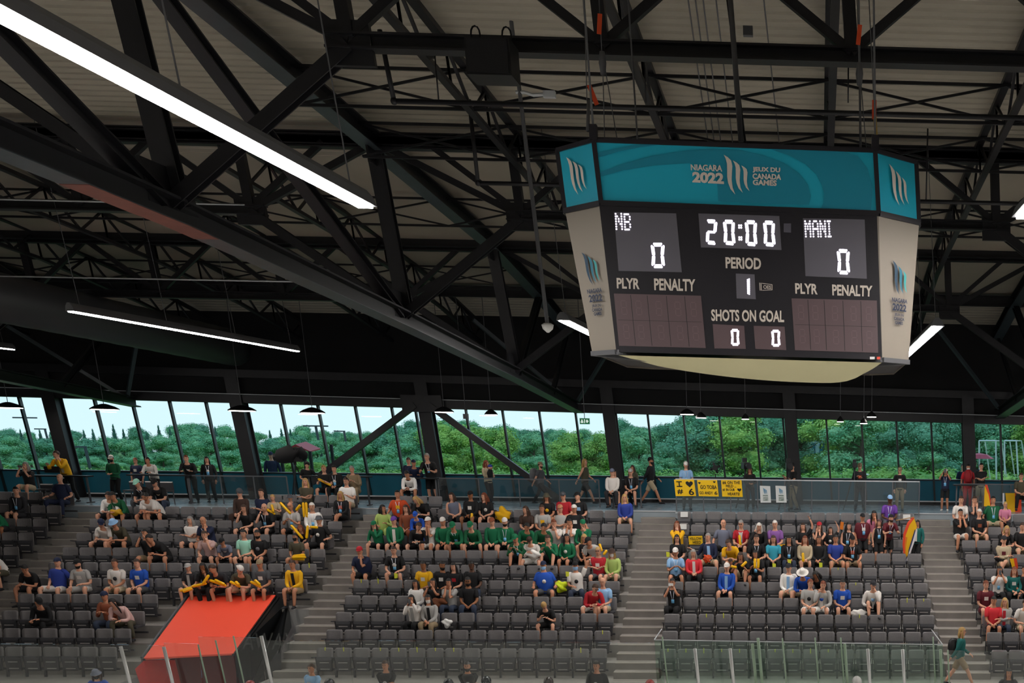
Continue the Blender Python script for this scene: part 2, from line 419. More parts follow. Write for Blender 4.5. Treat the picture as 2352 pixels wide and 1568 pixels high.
for bi in range(4):
    for ri, (Y, zb) in enumerate(((18.1, 5.19), (27.3, 4.62), (36.6, 3.9))):
        cross_truss(TX[bi], TX[bi+1], Y, zb, '%s %s' % (ROWN[ri], BAYN[bi]))
for k, Y in enumerate((9.0, 27.3, 36.4, 41.6)):
    b = MB(); b.ibeam(W(-58, Y, zroof(Y)-.03), W(40, Y, zroof(Y)-.03), .22, .26 if k < 3 else .34, .03)
    o = b.build('purlin', M_steel); tag(o, 'long black steel purlin under the roof deck, %s from the window wall' % ['fourth', 'third', 'second', 'first'][k], 'beam', 'purlins under the roof deck')
def joist(X, ya, yb, label):
    t = thing('bar_joist', label, 'joist', W(X, yb, zroof(yb)-.8), 'open web bar joists under the deck')
    n = max(2, int((yb-ya)/2.3)); yy = [ya+(yb-ya)*i/n for i in range(n+1)]
    d = .72
    m_ = MB(); 
    for a, c in zip(yy, yy[1:]): m_.bar(W(X, a, zroof(a)+.10), W(X, c, zroof(c)+.10), .15, .09)
    m_.build('top_chord', M_steel, t)
    m_ = MB()
    for a, c in zip(yy, yy[1:]): m_.bar(W(X, a, zroof(a)+.10-d), W(X, c, zroof(c)+.10-d), .13, .08)
    m_.build('bottom_chord', M_steel, t)
    m_ = MB(); k = 2*n
    for i in range(k):
        a = ya+(yb-ya)*i/k; c = ya+(yb-ya)*(i+1)/k
        za = zroof(a)+.10-(d if i % 2 else 0); zc = zroof(c)+.10-(0 if i % 2 else d)
        m_.bar(W(X, a, za), W(X, c, zc), .05, .05); m_.bar(W(X, (a if i % 2 == 0 else c), zroof(a if i % 2 == 0 else c)+.1), W(X, (a if i % 2 == 0 else c), zroof(a if i % 2 == 0 else c)+.1-d), .04, .04)
    m_.build('web_lacing', M_steel, t)
for bi, (xa, xb) in enumerate(zip(TX, TX[1:])):
    for q in range(1, 5):
        x = xa + (xb-xa)*q/5.0
        if bi == 2: x = [-5.75, -2.45, .78, 4.05][q-1]
        joist(x, 27.3 if bi == 1 else 1, 46.0, '%s bar joist from the left %s' % (['first', 'second', 'third', 'fourth'][q-1], BAYN[bi]))
# cross bracing between joists
for bi in (1, 2, 3):
    XS = [TX[bi]] + ([-5.75, -2.45, .78, 4.05] if bi == 2 else [TX[bi]+(TX[bi+1]-TX[bi])*q/5 for q in range(1, 5)]) + [TX[bi+1]]
    for Y, nm in ((23.4, 'near'), (26.4, 'middle'), (32.0, 'far')) if bi == 2 else ((32.0, 'middle'), (39.0, 'far')):
        b = MB()
        for x0, x1 in zip(XS, XS[1:]):
            z1, z0 = zroof(Y)+.02, zroof(Y)-.60
            b.bar(W(x0, Y, z1), W(x1, Y, z1), .05, .05); b.bar(W(x0, Y, z0), W(x1, Y, z0), .05, .05)
            b.bar(W(x0, Y+.03, z1), W(x1, Y+.03, z0), .04, .04); b.bar(W(x0, Y-.03, z0), W(x1, Y-.03, z1), .04, .04)
        o = b.build('joist_bridging', M_steel); tag(o, 'crossed steel bridging bars between joists, %s line %s' % (nm, BAYN[bi]), 'bracing', 'bridging between the joists')
# thin braces dropping to the ends of the main trusses
for X in (TX[1], TX[2], TX[3]):
    for s in (-1, 1):
        b = MB(); b.bar(W(X+s*.1, 45.0, zbot(45)+.15), W(X+s*2.6, 42.5, 3.9), .11, .11)
        o = b.build('end_strut', M_steel2); tag(o, 'thin pale strut rising %s from the wall end of the %s truss' % ('left' if s < 0 else 'right', {TX[1]: 'left', TX[2]: 'middle', TX[3]: 'right'}[X]), 'strut', 'struts at the truss ends')
# sprinkler pipes, conduits
def pipe(pts, r, name, label, m_=None, cat='pipe'):
    b = MB()
    for a, c in zip(pts, pts[1:]): b.tube([a, c], r, n=8)
    for a in pts[1:-1]: b.ball(a, r*1.5, 8, 6)
    return tag(b.build(name, m_ or M_steel, smooth=True), label, cat)
def P(x, y, Y): return at(x, y, Y=Y)
def phor(x0, y0, Y, x1):                              # pixel -> horizontal run along the hall
    a = at(x0, y0, Y=Y); b = at(x1, y0, Y=Y); return a, Vector((b.x, Y, a.z))
a, b = phor(905, 232, 21.0, 2500); pipe([a+Vector((-.12, 0, 1.0)), a, b], .04, 'sprinkler_pipe', 'black sprinkler pipe with one bend running right over the scoreboard')
for x in (1008, 1484, 1948): pipe([at(x, 236, Y=21.0), at(x, 236, Y=21.0)+Vector((0, 0, .75))], .012, 'pipe_hanger', 'thin rod holding the sprinkler pipe over the scoreboard, %s' % {1008: 'at its left bend', 1484: 'left of the hoist chains', 1948: 'right of the steel conduit'}[x], cat='hanger')
a, b = phor(1098, 420, 25.0, 1330); pipe([a+Vector((-.05, 0, 1.45)), a, b], .04, 'sprinkler_pipe', 'short black sprinkler pipe with a tall drop left of the scoreboard')
a, b = phor(0, 458, 24.0, 560); pipe([a, b], .013, 'conduit', 'pale thin conduit behind the long lamp at left', M_trim)
a, b = phor(0, 634, 30.0, 690); pipe([a, b], .016, 'conduit', 'pale conduit crossing above the second long lamp', M_trim)
a, b = phor(2095, 462, 25, 2400); pipe([a, b], .04, 'sprinkler_pipe', 'sprinkler pipe right of the scoreboard')
pipe([at(2127, 462, Y=25), at(2127, 462, Y=25)+Vector((0, 0, 1.3))], .015, 'pipe_hanger', 'rod holding the sprinkler pipe right of the scoreboard', cat='hanger')
pipe([at(1676, -20, Y=16.5), at(1702, 325, Y=16.3)], .035, 'conduit', 'steel conduit rising from the middle of the scoreboard', M_grey)
pipe([at(1668, -20, Y=16.8), at(1712, 328, Y=16.3)], .014, 'cable', 'black cable beside the steel conduit over the scoreboard', M_black, cat='cable')
for k, x in enumerate((1575, 1592, 1610, 1640, 1750)):
    pipe([at(x, -40, Y=19.5), at(x+52-k*3, 330, Y=27)], .012, 'deck_conduit', '%s thin conduit from the left along the deck over the scoreboard' % ordn(k), M_grey, cat='conduit')
# spiral duct
c0, c1 = W(-21.3, 14, 3.9), W(-20.6, 44.5, 3.0)
b = MB(); n = 60; pts = [c0.lerp(c1, i/n) for i in range(n+1)]
b.tube(pts, [.62+.012*(i % 2) for i in range(n+1)], n=20)
tag(b.build('spiral_duct', mat('duct_grey', '#333436', .5, metal=.2), smooth=True), 'big round grey spiral duct running under the roof at left', 'duct')

# ================================================================ long lamps
def long_lamp(X, ya, yb, label, Z=2.5, wd=.20):
    t = thing('linear_lamp', label, 'lamp', W(X, ya, Z), 'long suspended roof lamps')
    h = MB()
    prof = [(-wd*.75, 0), (-wd*.55, .10), (-wd*.2, .17), (wd*.2, .17), (wd*.55, .10), (wd*.75, 0)]
    h.add([W(X+a, y, Z+c) for y in (ya, yb) for a, c in prof], [(i, i+1, 7+i, 6+i) for i in range(5)]+[(0, 5, 4, 3, 2, 1), (6, 7, 8, 9, 10, 11), (0, 6, 11, 5)])
    h.build('housing', M_grey, t)
    d = MB(); d.box((X, (ya+yb)/2, Z-.012), (wd, yb-ya-.06, .02), W); d.build('diffuser', M_lamp, t)
    n = max(2, int((yb-ya)/3.6))
    for i in range(n+1):
        y = ya+.4+(yb-ya-.8)*i/n; c = MB(); c.tube([W(X, y, Z+.16), W(X, y, zroof(y)+.33)], .008, n=5); c.build('suspension_wire', M_grey, t)
long_lamp(-4.87, 3.2, 14.42, 'very bright long lamp sloping across the upper left of the photo', wd=.16)
long_lamp(-15.7, 26.86, 38.04, 'thin bright long lamp hanging alone at the left, below the spiral duct', wd=.13)
long_lamp(-25.0, 26.9, 39.3, 'lamp whose lit tip shows at the left edge over the windows', wd=.13)
long_lamp(-5.3, 27.0, 38.0, 'lamp half hidden behind the left side of the scoreboard')
long_lamp(2.95, 26.8, 38.0, 'lamp half hidden behind the right side of the scoreboard')
long_lamp(2.62, 3.2, 14.2, 'lamp whose bright tip shows at the right edge of the photo')
for X, n_ in ((-25, 'far'), (-15.7, 'near')): long_lamp(X, 3.2, 14.4, 'front row lamp outside the left edge, the %ser one' % ('farth' if n_ == 'far' else 'near'), wd=.16)
for X, n_ in ((11, 'nearer'), (19, 'farther')):
    long_lamp(X, 27, 38, 'back row lamp outside the right edge, the %s one' % n_); long_lamp(X, 3.2, 14.4, 'front row lamp outside the right edge, the %s one' % n_)
for X, n_ in ((-25, 'leftmost'), (-15.7, 'second from left'), (-4.87, 'third from left'), (2.62, 'rightmost')): long_lamp(X, -12, -3, 'lamp behind the camera, %s of four' % n_)
# concourse pendants
def pendant(x, y, r, label, Y=43.2):
    c = at(x, y, Y=Y); t = thing('pendant_lamp', label, 'lamp', c, 'pendant lamps over the concourse')
    h = MB(); h.tube([c+Vector((0, 0, z)) for z in (0, .03, .10, .17, .19)], [r, r*.98, r*.72, r*.3, r*.12], n=16); h.build('shade', M_black, t, True)
    d = MB(); d.tube([c+Vector((0, 0, -.02)), c+Vector((0, 0, .0))], r*.9, n=16); d.build('diffuser', M_lampS, t)
    wv = MB(); wv.tube([c+Vector((0, 0, .18)), Vector((c.x, c.y, zroof(c.y)+.34))], .012, n=5); wv.build('cord', M_grey, t)
for x, y, r, l in ((20, 936, .46, 'at the left edge'), (240, 940, .46, 'left of the green-jacketed man'), (556, 943, .46, 'in front of the second column'), (718, 948, .42, 'above the shrouded camera'), (1020, 946, .34, 'at the top of the braced column'), (1128, 952, .23, 'right of the braced column'), (1578, 951, .26, 'above the man in the white cap'), (1610, 959, .20, 'right of the one above the white cap'), (2002, 957, .18, 'under the right end of the scoreboard'), (1984, 972, .14, 'lower one under the right end of the scoreboard'), (1712, 962, .14, 'above the left broadcast camera'), (1930, 968, .13, 'left of the pair under the scoreboard')):
    pendant(x, y, r, 'round pendant lamp '+l)
# exit sign
c = at(1343, 967, Y=42.0); t = thing('exit_sign', 'green running-man exit sign hung from the header', 'sign', c)
b = MB(); b.box(c, (.34, .05, .20)); b.build('panel', mat('exit_green', '#1d5a3a', .4, emit='#1d6a40', es=.5), t)
b = MB(); b.box(c+Vector((-.09, -.028, .03)), (.05, .01, .05)); b.box(c+Vector((-.09, -.028, -.03)), (.09, .01, .06)); b.box(c+Vector((.0, -.028, .0)), (.03, .01, .13))
b.poly([c+Vector(v) for v in ((.05, -.03, .03), (.09, -.03, .06), (.14, -.03, 0), (.09, -.03, -.06), (.05, -.03, -.03))], (0, -.004, 0)); b.build('pictogram', mat('exit_white', '#dfeee6', .5, emit='#dff0e6', es=.5), t)
b = MB(); b.tube([c+Vector((0, 0, .1)), Vector((c.x, c.y, zroof(c.y)+.34))], .012); b.build('stem', M_grey, t)
c = at(1070, 956, Y=42.5); b = MB(); b.box(c, (.16, .14, .17)); b.tube([c, Vector((c.x, c.y, zroof(c.y)+.34))], .012); tag(b.build('junction_box', M_grey), 'small grey box hanging right of the braced column', 'box')
# line speaker on the near cross truss
c0, c1 = at(1078, 98, Y=17.6), at(1186, 186, Y=17.6); c = (c0+c1)/2
t = thing('hanging_speaker', 'black box speaker strapped to the cross truss left of the scoreboard', 'speaker', c)
wd, ht = (c1.x-c0.x), (c0.z-c1.z)
b = MB(); b.box(c, (wd, .5, ht)); b.build('cabinet', M_black, t)
b = MB(); b.box(c+Vector((0, -.26, .0)), (wd*.9, .02, ht*.9)); b.build('grille', M_steel, t)
for s in (-.35, .35):
    b = MB(); b.tube([c+Vector((wd*s+.06*math.cos(a), .0, ht/2+.10+.1*math.sin(a))) for a in [i*PI/6 for i in range(13)]], .012, n=5); b.build('strap', M_black, t)
# pan camera on a long pole
c = at(1258, 750, Y=22); top = at(1203, 290, Y=22)
t = thing('dome_camera', 'white dome camera at the foot of a long thin pole left of the scoreboard', 'camera', c)
b = MB(); b.tube([c, top+(top-c).normalized()*2.2], .035, n=8); b.build('pole', M_grey, t)
b = MB(); b.tube([c+Vector((0, 0, z)) for z in (.06, .03, -.04, -.10)], [.06, .11, .09, .02], n=12); b.build('dome', M_white, t, True)
pipe([at(1350, 300, Y=14.5), at(1352, 232, Y=14.8)], .02, 'hoist_hook', 'chain hook above the left corner of the scoreboard', M_grey, cat='hook')
pipe([at(2013, 320, Y=14.5), at(2008, 250, Y=14.8)], .02, 'hoist_hook', 'chain hook above the right corner of the scoreboard', mat('yellow_hook', '#b89a4a', .5), cat='hook')
for n_, (x, y, x2, y2) in enumerate(((1348, 232, 1342, -20), (2008, 250, 1995, -20), (1383, 130, 1375, -20), (1973, 155, 1968, -20), (1384, 130, 1389, 335), (1387, 140, 1420, 335), (1973, 155, 1975, 345), (1975, 160, 1990, 345))):
    pipe([at(x, y, Y=15.2), at(x2, y2, Y=15.4)], .006, 'hoist_cable', 'thin hoist cable over the scoreboard, %s' % ['left outer', 'right outer', 'left upper', 'right upper', 'left inner straight', 'left inner slanting', 'right inner straight', 'right inner slanting'][n_], M_grey, cat='cable')
for x, y, an, nm in ((1362, 218, -.6, 'by the left hoist hook'), (1377, 55, .15, 'on the cable above the left hoist'), (1973, 80, .15, 'on the cable above the right hoist'), (2008, 252, 0, 'by the right hoist hook')):
    c = at(x, y, Y=14.7); b = MB(); b.bar(c+Vector((.07*math.sin(an), 0, .10)), c-Vector((.07*math.sin(an), 0, .10)), .05, .01, up=(0, 1, 0))
    tag(b.build('orange_tag', mat('orange_tag', '#c8461c', .5)), 'orange warning tag '+nm, 'tag', 'orange tags')
for x, y, nm in ((1384, 145, 'left'), (1974, 170, 'right')):
    c = at(x, y, Y=15.2); b = MB(); b.tube([c+Vector((0, 0, .12)), c, c-Vector((0, 0, .12))], [.03, .045, .03], n=8)
    tag(b.build('chain_hoist', M_grey, smooth=True), 'small %s chain hoist block over the scoreboard' % nm, 'hoist', 'chain hoists')
c = at(1718, 72, Y=19); b = MB(); b.box(c, (.14, .1, .12)); tag(b.build('junction_box', M_grey), 'small grey box on the deck right of the conduit', 'box')
c = at(1225, 214, Y=22); b = MB(); b.tube([at(1185, 212, Y=22), at(1205, 212, Y=22), at(1225, 218, Y=22), at(1270, 215, Y=22)], .03, n=6); b.box(at(1262, 217, Y=22), (.2, .1, .1)); tag(b.build('deck_bracket', M_trim), 'pale bent bracket under the deck left of the scoreboard', 'bracket')
# ================================================================ scoreboard
M_teal = mat('banner_teal', '#0ca0ba', .5); M_teal2 = mat('banner_deep_teal', '#087f98', .5)
M_face = mat('scoreboard_black', '#17151c', .4); M_cream = mat('banner_cream', '#888075', .6); M_letter = mat('cream_lettering', '#c9bfb4', .6)
M_win = mat('digit_window_grey', '#5c5a62', .35); M_win2 = mat('digit_window_brown', '#5a4a4d', .35)
M_off = mat('unlit_dots', '#6a5659', .5); M_under = mat('cream_banner_underside', '#d9d2a6', .7)
SY = 14.0
def sp(x, y, d=0.0): return at(x, y, Y=SY-d)
def spq(pts, d=.012): return quad(*[sp(x, y, d) for x, y in pts])
sb = thing('scoreboard', 'eight-sided hanging scoreboard with teal top band and lit digits', 'scoreboard', at(1700, 840, Y=15.8))
def U(p): return (p.x+LEAN*p.z, p.z)                  # grid coords of a point on the face plane
xl, zt = U(sp(1364, 322)); xr, ztr = U(sp(2010, 346)); xlb, zm = U(sp(1375, 462)); xrb, zmr = U(sp(2015, 486))
xl2, zb = U(sp(1415, 808)); xr2, zbr = U(sp(2027, 826))
def octa(x0, x1, y0, dep, ch):                       # plan of the octagon, front edge first
    return [(x0, y0), (x1, y0), (x1+ch, y0+ch), (x1+ch, y0+ch+dep), (x1, y0+2*ch+dep), (x0, y0+2*ch+dep), (x0-ch, y0+ch+dep), (x0-ch, y0+ch)]
DEP = 2.6
def rings(mbx, lo, hi):
    n = len(lo); mbx.add(lo+hi, [(i, (i+1) % n, n+(i+1) % n, n+i) for i in range(n)])
topz = lambda f: zt+(ztr-zt)*f
def zmix(a, b, x): return a+(b-a)*max(0, min(1, (x-xl)/(xr-xl)))
up = octa(xl, xr, SY, DEP, .50); mid = octa(xl, xr, SY, DEP, .50)
T_ = [W(x, y, zmix(zt, ztr, x)) for x, y in up]
b = MB(); rings(b, [W(x, y, zmix(zm, zmr, x)) for x, y in mid], [W(x, y, zmix(zt, ztr, x)) for x, y in up]); b.build('top_band', M_teal, sb)
lowr = octa(xl2-.0, xr2, SY, DEP, .33)
b = MB(); rings(b, [W(x, y, zmix(zb, zbr, x)-.0) for x, y in lowr], [W(x, y, zmix(zm, zmr, x)-.035) for x, y in mid]); b.build('body', M_cream, sb)
b = MB(); v = [W(x, y, zmix(zt, ztr, x)-.3) for x, y in up]; b.add(v, [list(range(8))]); b.build('top_cover', M_face, sb)
for i in (0, 1, 4, 5):
    b = MB(); b.tube([T_[i]+Vector((0, 0, .1)), Vector((T_[i].x-.1, T_[i].y, zroof(T_[i].y)+.36))], .012, n=6); b.build('suspension_cable', M_grey, sb)
# dark front face and edge frames
b = MB(); b.poly([sp(*p, .004) for p in ((1376, 466), (2014, 489), (2026, 826), (1416, 808))], (0, -.008, 0)); b.build('front_panel', M_face, sb)
b = MB()
def fr(p, q, w_=.045): b.bar(p, q, w_, w_)
T = [W(x, y, zmix(zt, ztr, x)) for x, y in up]; Mm = [W(x, y, zmix(zm, zmr, x)-.02) for x, y in mid]
for i in range(8): fr(T[i], T[(i+1) % 8]); fr(Mm[i], Mm[(i+1) % 8], .055); fr(T[i], Mm[i], .05)
for i in (0, 1): b.bar(T[i], T[i]+Vector((0, 0, .15)), .08, .08)
b.build('frame', M_face, sb)
# arcs on the band
b = MB(); dY = .010
def arcpoly(pts): b.poly([sp(x, y, dY) for x, y in pts], (0, -.003, 0))
def strip(top, bot):
    n = len(top); vs = [sp(x, y, dY) for x, y in top]+[sp(x, y, dY) for x, y in bot]; b.add(vs, [(i, i+1, n+i+1, n+i) for i in range(n-1)])
def spine_band(pts):                                  # (x, y, halfwidth) along a curve in the photo's band
    up_ = []; dn_ = []
    for i, (x, y, h) in enumerate(pts):
        x0, y0, _ = pts[max(i-1, 0)]; x1, y1, _ = pts[min(i+1, len(pts)-1)]
        L = math.hypot(x1-x0, y1-y0); nx_, ny_ = -(y1-y0)/L, (x1-x0)/L
        up_.append((x-nx_*h, y-ny_*h)); dn_.append((x+nx_*h, y+ny_*h))
    strip(up_, dn_)
spine_band([(1372, 403, 4), (1430, 384, 7), (1500, 369, 11), (1580, 360, 15), (1640, 359, 17)])
strip([(1640, 342), (1700, 345), (1750, 356), (1800, 374), (1835, 398), (1856, 425), (1862, 450), (1858, 470)],
      [(1640, 376), (1644, 400), (1648, 430), (1650, 461), (1660, 463), (1700, 465), (1760, 467), (1800, 469)])
strip([(1765, 339), (1850, 342), (1930, 345), (1970, 358), (1992, 385), (2002, 420), (2004, 445), (2000, 484)],
      [(1768, 342), (1815, 358), (1850, 377), (1875, 400), (1888, 425), (1893, 445), (1892, 465), (1886, 477)])
spine_band([(1372, 357, 5), (1420, 344, 4), (1470, 335, 3), (1530, 330, 1)])
b.build('dark_swoosh', M_teal2, sb)['label'] = 'deeper teal curved swooshes'
b = MB()
for txt, q, bo in (('NIAGARA', ((1586, 377), (1659, 379), (1659, 394), (1587, 391)), .03), ('2022', ((1590, 394), (1662, 397), (1663, 423), (1590, 419)), .05),
                   ('JEUX DU', ((1728, 383), (1792, 385), (1792, 399), (1729, 396)), .04), ('CANADA', ((1728, 398), (1795, 400), (1794, 413), (1729, 411)), .04), ('GAMES', ((1729, 412), (1784, 414), (1784, 427), (1729, 425)), .04)):
    b = MB(); put_text(b, txt, spq(q, .02), bo); b.build('band_lettering', M_letter, sb)
b = MB()
put_logo(b, spq(((1662, 355), (1724, 357), (1722, 447), (1662, 447)), .02)); b.build('emblem', M_letter, sb)
# emblems on the corner faces
def corner(x0, x1, y0, y1, side, lower, mat_, which=(0, 1, 2)):
    pass
def cface(i, lower):                                  # corner face quad: i = 7 left, 1 right
    A = (Mm if lower else T); B = ([W(x, y, zmix(zb, zbr, x)) for x, y in lowr] if lower else Mm)
    l, r = (7, 0) if i == 7 else (1, 2)
    q0 = quad(A[l], A[r], B[r], B[l]); nrm = Vector((-.7, -.7, 0)) if i == 7 else Vector((.7, -.7, 0))
    return lambda u0, v0, u1, v1: (lambda u, v: q0(u0+(u1-u0)*u, v0+(v1-v0)*v) + nrm*.03)
b = MB()
for i in (7, 1): put_logo(b, cface(i, False)(.27, .20, .72, .84))
b.build('corner_emblem', M_letter, sb)
for i, nm in ((7, 'left'), (1, 'right')):
    g = cface(i, True)
    u0, u1 = (.30, .80) if i == 7 else (.28, .76)
    for k, cc in ((0, '#123a52'), (1, '#1e6f86'), (2, '#2f9a9c')):
        b = MB(); put_logo(b, g(u0+.02, .47, u1-.02, .70), (k,)); b.build('emblem_stroke', mat('emblem_%d' % k, cc, .5), sb)
    b = MB()
    for txt, v0, v1, du in (('NIAGARA', .415, .445, 0), ('2022', .355, .405, .02), ('JEUX DU', .315, .338, .09), ('CANADA', .288, .311, .07), ('GAMES', .260, .283, .11)):
        put_text(b, txt, g(u0+du, v0, u1-du, v1), .03)
    b.build('side_lettering', mat('navy_letter', '#1c2b45', .5), sb)['label'] = 'navy lettering on the %s corner banner' % nm
# windows on the face
def winp(name, pts, m_, d=.016):
    q = MB(); q.poly([sp(x, y, d) for x, y in pts], (0, -.004, 0)); return q.build(name, m_, sb)
winp('digit_window', ((1410, 487), (1553, 490), (1566, 625), (1421, 622)), M_win)
winp('digit_window', ((1604, 490), (1790, 496), (1795, 574), (1610, 568)), M_win)
winp('digit_window', ((1844, 501), (1986, 504), (1991, 640), (1850, 634)), M_win)
winp('digit_window', ((1690, 628), (1733, 630), (1736, 687), (1692, 685)), M_win)
winp('digit_window', ((1637, 744), (1709, 748), (1713, 801), (1641, 800)), M_win2)
winp('digit_window', ((1731, 748), (1802, 750), (1806, 804), (1735, 801)), M_win2)
winp('penalty_window', ((1410, 674), (1610, 679), (1621, 799), (1422, 794)), M_win2)
winp('penalty_window', ((1818, 685), (2014, 690), (2017, 810), (1826, 804)), M_win2)
# unlit dots and dividers of the penalty windows
for (tl, tr, br, bl) in (((1410, 674), (1610, 679), (1621, 799), (1422, 794)), ((1818, 685), (2014, 690), (2017, 810), (1826, 804))):
    q = spq((tl, tr, br, bl), .022); b = MB(); e = MB()
    for r_ in range(2):
        for k, uu in enumerate((.10, .27, .50, .72, .90)):
            for (du, dv, wu, wv) in ((0, .13, .05, .006), (0, -.13, .05, .006), (0, 0, .05, .006), (-.03, .065, .006, .05), (.03, .065, .006, .05), (-.03, -.065, .006, .05), (.03, -.065, .006, .05)):
                cu, cv = uu+du, .28+.46*r_+dv
                b.add([q(cu-wu/2, cv-wv), q(cu+wu/2, cv-wv), q(cu+wu/2, cv+wv), q(cu-wu/2, cv+wv)], [(0, 1, 2, 3)])
    for uu in (.19, .38, .60, .81): e.add([q(uu-.003, .02), q(uu+.003, .02), q(uu+.003, .98), q(uu-.003, .98)], [(0, 1, 2, 3)])
    e.add([q(.02, .497), q(.98, .497), q(.98, .503), q(.02, .503)], [(0, 1, 2, 3)])
    b.build('unlit_segments', M_off, sb); e.build('window_divider', M_face, sb)
b = MB()
for txt, q in (('PERIOD', ((1666, 590), (1748, 592), (1748, 619), (1667, 616))), ('PLYR', ((1416, 638), (1469, 639), (1469, 664), (1417, 662))), ('PENALTY', ((1502, 639), (1597, 641), (1597, 669), (1503, 666))),
               ('PLYR', ((1826, 650), (1878, 652), (1878, 676), (1827, 674))), ('PENALTY', ((1911, 653), (2004, 656), (2003, 681), (1912, 678))), ('SHOTS ON GOAL', ((1633, 710), (1801, 713), (1801, 740), (1634, 737)))):
    b = MB(); put_text(b, txt, spq(q, .02), .03); b.build('caption_lettering', M_letter, sb)
b = MB(); q = spq(((1744, 649), (1774, 652), (1774, 668), (1745, 667)), .02)
for u0, u1 in ((0, .05), (.10, .16)): b.add([q(u0, 0), q(u1, 0), q(u1, 1), q(u0, 1)], [(0, 1, 2, 3)])
for (a_, c_) in (((.2, .92), (1, .86)), ((.2, 0), (1, .12))): b.add([q(a_[0], a_[1]), q(c_[0], c_[1]), q(c_[0], c_[1]+.08), q(a_[0], a_[1]+.08)], [(0, 1, 2, 3)])
b.add([q(.95, .12), q(1, .12), q(1, .9), q(.95, .9)], [(0, 1, 2, 3)])
qq = q; put_text(b, 'OES', lambda u, v: qq(.3+u*.6, .25+v*.5), .02); b.build('maker_mark', M_letter, sb)
for pts, nm, cc in ((((1800, 513), (1817, 513), (1817, 534), (1800, 533)), 'horn_cover', '#4e4d58'), (((1998, 819), (2009, 819), (2009, 825), (1998, 825)), 'white_sticker', '#d8d8d8'), (((2014, 819), (2022, 819), (2022, 825), (2014, 825)), 'red_sticker', '#d8503c')):
    winp(nm, pts, mat(nm, cc, .5))
# lit digits: rows of dots along each segment
LEDW = MB()
def dots(q, a, c, n, r):
    for i in range(n):
        t_ = i/(n-1) if n > 1 else .5; u, v = a[0]+(c[0]-a[0])*t_, a[1]+(c[1]-a[1])*t_
        p = q(u, v); LEDW.disc(p, r, (1, 0, 0), (0, 0, 1), 6, .004)
SEG = {'0': 'abcdef', '2': 'abged', '1': 'bc'}
def digit(ch, pts, n=6, r=.011):
    q = spq(pts, .022)
    S_ = {'a': ((.2, 1), (.8, 1)), 'b': ((1, .9), (.93, .56)), 'c': ((.93, .44), (1, .1)), 'd': ((.2, 0), (.8, 0)), 'e': ((.07, .44), (0, .1)), 'f': ((0, .9), (.07, .56)), 'g': ((.2, .5), (.8, .5))}
    for s_ in SEG[ch]:
        a, c = S_[s_]; nn = n if s_ in 'bcef' else max(3, n-2)
        dots(q, a, c, nn, r)
        # inner row
        cx = lambda p: (p[0]+(.5-p[0])*.24, p[1]+(.5-p[1])*.13)
        dots(q, cx(a), cx(c), nn, r)
digit('2', ((1622, 506), (1645, 507), (1645, 560), (1624, 558)), 9, .0140)
digit('0', ((1663, 507), (1685, 508), (1687, 561), (1665, 559)), 9, .0140)
digit('0', ((1713, 508), (1736, 509), (1737, 563), (1715, 561)), 9, .0140)
digit('0', ((1755, 509), (1777, 510), (1779, 564), (1757, 562)), 9, .0140)
q = spq(((1695, 505), (1703, 505), (1704, 562), (1696, 562)), .022)
for vv in (.78, .30): dots(q, (.3, vv), (.9, vv), 2, .012); dots(q, (.3, vv-.09), (.9, vv-.09), 2, .012)
digit('0', ((1497, 560), (1524, 560), (1525, 613), (1499, 613)), 9, .0135)
digit('0', ((1924, 574), (1949, 575), (1950, 628), (1926, 627)), 9, .0135)
digit('0', ((1680, 757), (1696, 757), (1697, 792), (1681, 792)), 7, .0105)
digit('0', ((1773, 759), (1790, 759), (1791, 794), (1774, 794)), 7, .0105)
q = spq(((1714, 641), (1723, 641), (1723, 675), (1715, 675)), .022); dots(q, (.35, .95), (.35, .05), 9, .010); dots(q, (.75, 1), (.75, 0), 9, .010)
D57 = {'N': ['10001', '11001', '10101', '10101', '10011', '10001', '10001'], 'B': ['11110', '10001', '10001', '11110', '10001', '10001', '11110'],
       'M': ['10001', '11011', '10101', '10101', '10001', '10001', '10001'], 'A': ['01110', '10001', '10001', '11111', '10001', '10001', '10001'], 'I': ['01110', '00100', '00100', '00100', '00100', '00100', '01110']}
def matrix(ch, x0, x1, y0, y1, x0b=None):
    q = spq(((x0, y0), (x1, y0), (x1+2, y1), (x0+2, y1)), .022)
    for r_, row in enumerate(D57[ch]):
        for c_, on in enumerate(row):
            if on == '1': dots(q, (c_/4, 1-r_/6), (c_/4, 1-r_/6), 1, .0105)
matrix('N', 1414, 1427, 491, 526); matrix('B', 1434, 1446, 492, 527)
for ch, x0 in (('M', 1849), ('A', 1866.5), ('N', 1883.5), ('I', 1898)): matrix(ch, x0, x0+11, 508, 543)
LEDW.build('lit_digits', M_led, sb)
# underside and the banner stretched beneath it
lo = [W(x, y, zmix(zb, zbr, x)) for x, y in lowr]
b = MB(); v = [p+Vector((0, 0, .02)) for p in lo]; b.add(v, [list(range(8))[::-1]]); b.build('underside', M_face, sb)
b = MB(); rows_ = []
nx, ny = 26, 8
A_, B_ = sp(1420, 811), sp(2026, 828)
for jv in range(ny+1):
    for iu in range(nx+1):
        u, vv = iu/nx, jv/ny; p = A_.lerp(B_, u); sag = (math.sin(PI*min(1, u*1.35)*.5)**.8 if u < .74 else (1-((u-.74)/.26)**4*.75))*.17*math.sin(PI*min(1, vv)*.5)
        inset = .13*vv
        x_ = p.x + (.5-u)*2*inset*1.2
        rows_.append(Vector((x_, p.y+.02+vv*1.5, p.z-sag-.02)))
b.add(rows_, [(j_*(nx+1)+i_, j_*(nx+1)+i_+1, (j_+1)*(nx+1)+i_+1, (j_+1)*(nx+1)+i_) for j_ in range(ny) for i_ in range(nx)]); b.build('underside_banner', M_under, sb, True)
b = MB()
